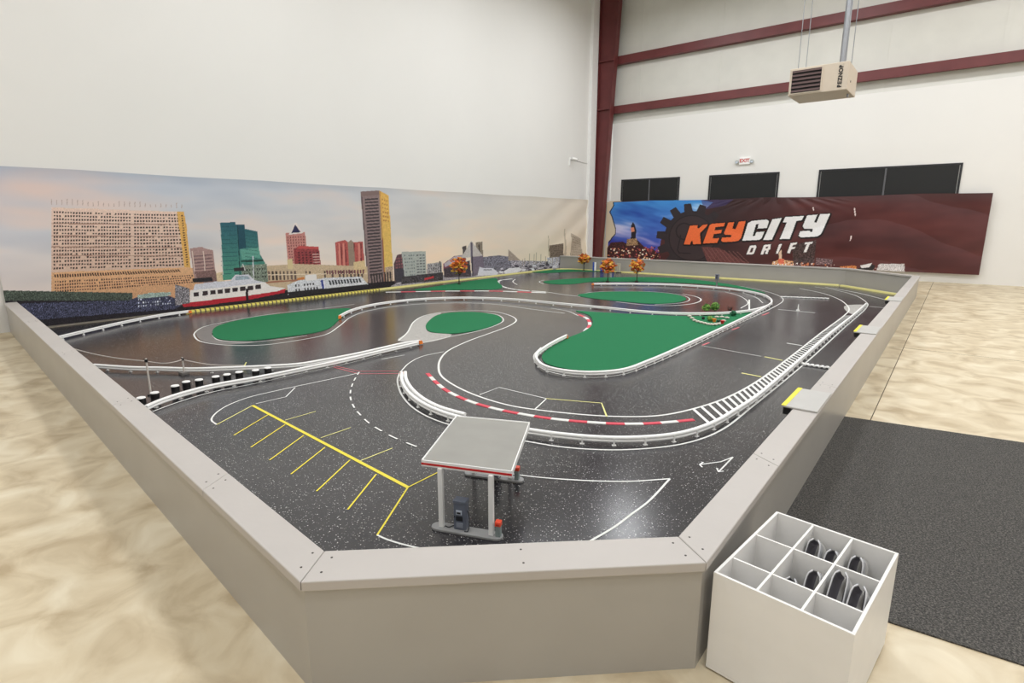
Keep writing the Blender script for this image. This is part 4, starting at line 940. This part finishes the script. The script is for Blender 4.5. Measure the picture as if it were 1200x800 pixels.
# exit sign with twin lamps
es = thing('exit_sign', 'white illuminated exit sign with red letters and twin lamps', 'sign', (-5.67, YB, 3.40))
MB().box((-.17,-.05,0), (.17,0,.22)).build('housing', M_whitep, es, bevel=.008)
tm = text_mesh('EXIT', .15, .002); tm.materials.append(mat('exit_red', (200, 60, 50), .5)); t = link('lettering', tm, es, (0, -.052, .112)); t.rotation_euler = (math.pi/2, 0, 0)
for s in (-1, 1):
    lm = MB().cyl((s*.23,-.02,.09), (s*.23,-.09,.08), .045, .055, 14).build('lamp_head', mat('lamp_grey', (176,182,176), .4), es); MB().cyl((s*.23,-.091,.08), (s*.23,-.093,.08), .045, n=14).build('lens', M_scr, lm); MB().box((s*.17-.01,-.04,.07), (s*.23,-.02,.1)).build('arm', M_whitep, es)
# wall camera with its conduit
yc, zc_ = 17.25, 3.73
wc = thing('security_camera', 'small white security camera on the wall left of the red column', 'camera', (XL, yc, zc_))
MB().box((0,-.04,-.2), (.03,.04,.06)).build('wall_plate', M_whitep, wc, bevel=.005); MB().cyl((.03,0,.02), (.14,.04,.02), .014, n=8).build('arm', M_whitep, wc)
MB().cyl((.12,-.04,.03), (.2,.16,.0), .045, n=12).build('body', M_whitep, wc); MB().cyl((.2,.16,.0), (.206,.176,-.002), .036, n=12).build('lens', M_black, wc)
MB().tube([(.012,.04,.0),(.012,.6,-.02),(.012,1.2,-.05)], .008, 6).build('conduit', mat('conduit_grey', (190,188,184), .5), wc)

# ------------------------------------------------------------------ floor carpet, joints, cubby box with shoes
cp = tag(MB().prism([(-.563,2.50),(1.6,2.68),(1.6,5.6),(-.563,5.28)], 0, .007).build('carpet_mat', M_carpet, sub=(-.563,2.5,0), loc=(-.563,2.5,0)), 'dark charcoal carpet mat on the floor right of the border wall', 'mat')
M_joint = mat('joint_dark', (96, 84, 66), .9)
for a, b in (((-.38,5.30),(-.38,19.1)), ((-.5,8.8),(7.9,8.8)), ((2.9,-5),(2.9,19))):
    dx = .004 if a[0] == b[0] else 0; dy = .004 if dx == 0 else 0
    MB().box((a[0]-dx, a[1]-dy, -.0005), (b[0]+dx, b[1]+dy, .0008)).build('floor_joint', M_joint, bpy.data.objects['floor'])

M_box = mat('white_board', (232, 230, 227), .5, var=.02); M_boxi = M_box
bx = thing('cubby_box', 'white open-topped cubby box of nine compartments beside the right border wall', 'box', (-.532, 1.84, .008), math.radians(-6.5))
BW, BD, BH, t_ = .445, .60, .392, .011
MB().box((0,0,0), (BW,BD,t_)).build('bottom', M_box, bx)
for a, b in (((0,0,t_),(BW,t_,BH)), ((0,BD-t_,t_),(BW,BD,BH)), ((0,t_,t_),(t_,BD-t_,BH)), ((BW-t_,t_,t_),(BW,BD-t_,BH))): MB().box(a, b).build('side_panel', M_box, bx, bevel=.0015)
cxs = [BW*.335, BW*.655]; cys = [BD*.235, BD*.60]
for x in cxs: MB().box((x-.004,t_,t_), (x+.004,BD-t_,BH-.002)).build('divider', M_box, bx)
for y in cys: MB().box((t_,y-.004,t_), (BW-t_,y+.004,BH-.004)).build('divider', M_box, bx)

M_shoe = mat('grey_shoe_leather', (168, 168, 170), .5, var=.06, scale=30, bump=.1, bscale=200); M_lin = mat('dark_shoe_lining', (124, 121, 128), .8); M_sole = mat('pale_shoe_sole', (196, 194, 190), .6); M_pipe = mat('shoe_piping', (206, 206, 208), .5)
def shoe_meshes():
    L = .235; ns, na = 22, 16
    def half(t):
        if t < .16: return .010+.0185*math.sqrt(max(0, 1-(1-t/.16)**2))
        if t < .72: return .0285+.006*math.sin((t-.16)/.56*math.pi/2)
        return .004+.0305*math.sqrt(max(0, 1-((t-.72)/.285)**2))
    def hgt(t): return .062*(1-t)**.8+.03 if t < .99 else .028
    def opening(t):   # half-gap angle of the throat
        return 1.05 if t < .36 else max(0., 1.05*math.cos((t-.36)/.30*math.pi/2)) if t < .66 else 0.
    up = MB(); li = MB()
    rings = []; rings2 = []
    for i in range(ns+1):
        t = i/ns; w = half(t); hh = hgt(t) * (math.sin(math.pi*min(1, (1-t)*3+.02)/2) if t > .67 else 1) * (1 if t > .06 else .92+.08*t/.06) + .004
        g = opening(t)
        r1 = []; r2 = []
        for k in range(na+1):
            th = (math.pi/2+g)+(2*math.pi-2*g)*k/na if g > 0 else math.pi/2+2*math.pi*k/na
            c, s_ = math.cos(th), math.sin(th)
            x = w*c*(1-.12*max(0, s_)); z = hh*.5*(1+s_) 
            r1.append((x, t*L, z)); q = max(.2, 1-.004/max(w, .006)); r2.append((x*q, t*L*.975+.003, .004+(z-.004)*.955))
        rings.append(r1); rings2.append(r2)
    for R, B in ((rings, up), (rings2, li)):
        for i in range(ns):
            for k in range(na):
                q = [R[i][k], R[i][k+1], R[i+1][k+1], R[i+1][k]]
                B.add(q if B is up else q[::-1], [(0,1,2,3)])
    edge = [rings[i][0] for i in range(ns+1) if opening(i/ns) > 0.02]; edge2 = [rings[i][-1] for i in range(ns+1) if opening(i/ns) > 0.02]
    pip = MB(); pip.tube(edge, .0028, 6); pip.tube(edge2, .0028, 6)
    so = MB(); so.prism([(half(i/20)*1.04, i/20*L) for i in range(21)]+[(-half(i/20)*1.04, i/20*L) for i in range(20, -1, -1)], -.008, .002)
    out = []
    for B, m, s_ in ((up, M_shoe, True), (li, M_lin, True), (pip, M_pipe, True), (so, M_sole, False)):
        o = B.build('x', m, smooth=s_); out.append(o.data); bpy.data.objects.remove(o)
    return out
SH = shoe_meshes()
RB = Matrix.Translation((-.532, 1.84, .008)) @ Matrix.Rotation(math.radians(-6.5), 4, 'Z')
def shoe(x, y, z, rx, ry, rz, label, sc=1.):
    """toe-down shoe: local point is the heel; x,y,z inside the box frame"""
    r = thing('slip_on_shoe', label, 'shoe', group='grey slip-on shoes in the cubby box')
    r.matrix_world = RB @ Matrix.Translation((x, y, z)) @ Matrix.Rotation(rz, 4, 'Z') @ Matrix.Rotation(rx, 4, 'X') @ Matrix.Rotation(ry, 4, 'Y') @ Matrix.Diagonal((sc*.82, sc, sc, 1))
    for nm, me in zip(('upper', 'lining', 'piping', 'sole'), SH): link(nm, me, r)
R = math.radians
c1, c2_, c3 = (cxs[0]+cxs[1])/2, (cxs[1]+BW)/2, cxs[0]/2
r1_, r2_ = (cys[0]+cys[1])/2, (cys[1]+BD)/2
YT2, YT1 = BD-t_-.018, cys[1]-.02
shoe(c1-.0325, YT2, .335, R(-56), 0, R(179), 'grey slip-on shoe at the left of the back middle compartment', 1.2)
shoe(c1+.0325, YT2-.01, .33, R(-62), 0, R(181), 'grey slip-on shoe at the right of the back middle compartment', 1.2)
shoe(c1-.0325, YT1-.03, .285, R(-50), 0, R(180), 'grey slip-on shoe low at the left of the centre compartment', 1.2)
shoe(c1+.0325, YT1, .345, R(-60), 0, R(181), 'grey slip-on shoe standing higher at the right of the centre compartment', 1.2)
shoe(c2_-.0325, YT2, .335, R(-62), 0, R(180), 'grey slip-on shoe in the back right compartment', 1.2)
shoe(c2_-.0325, YT1, .365, R(-48), 0, R(180), 'grey slip-on shoe with wide dark opening at the left of the middle right compartment', 1.22)
shoe(c2_+.0325, YT1-.035, .36, R(-48), 0, R(180), 'grey slip-on shoe with wide dark opening at the right of the middle right compartment', 1.22)
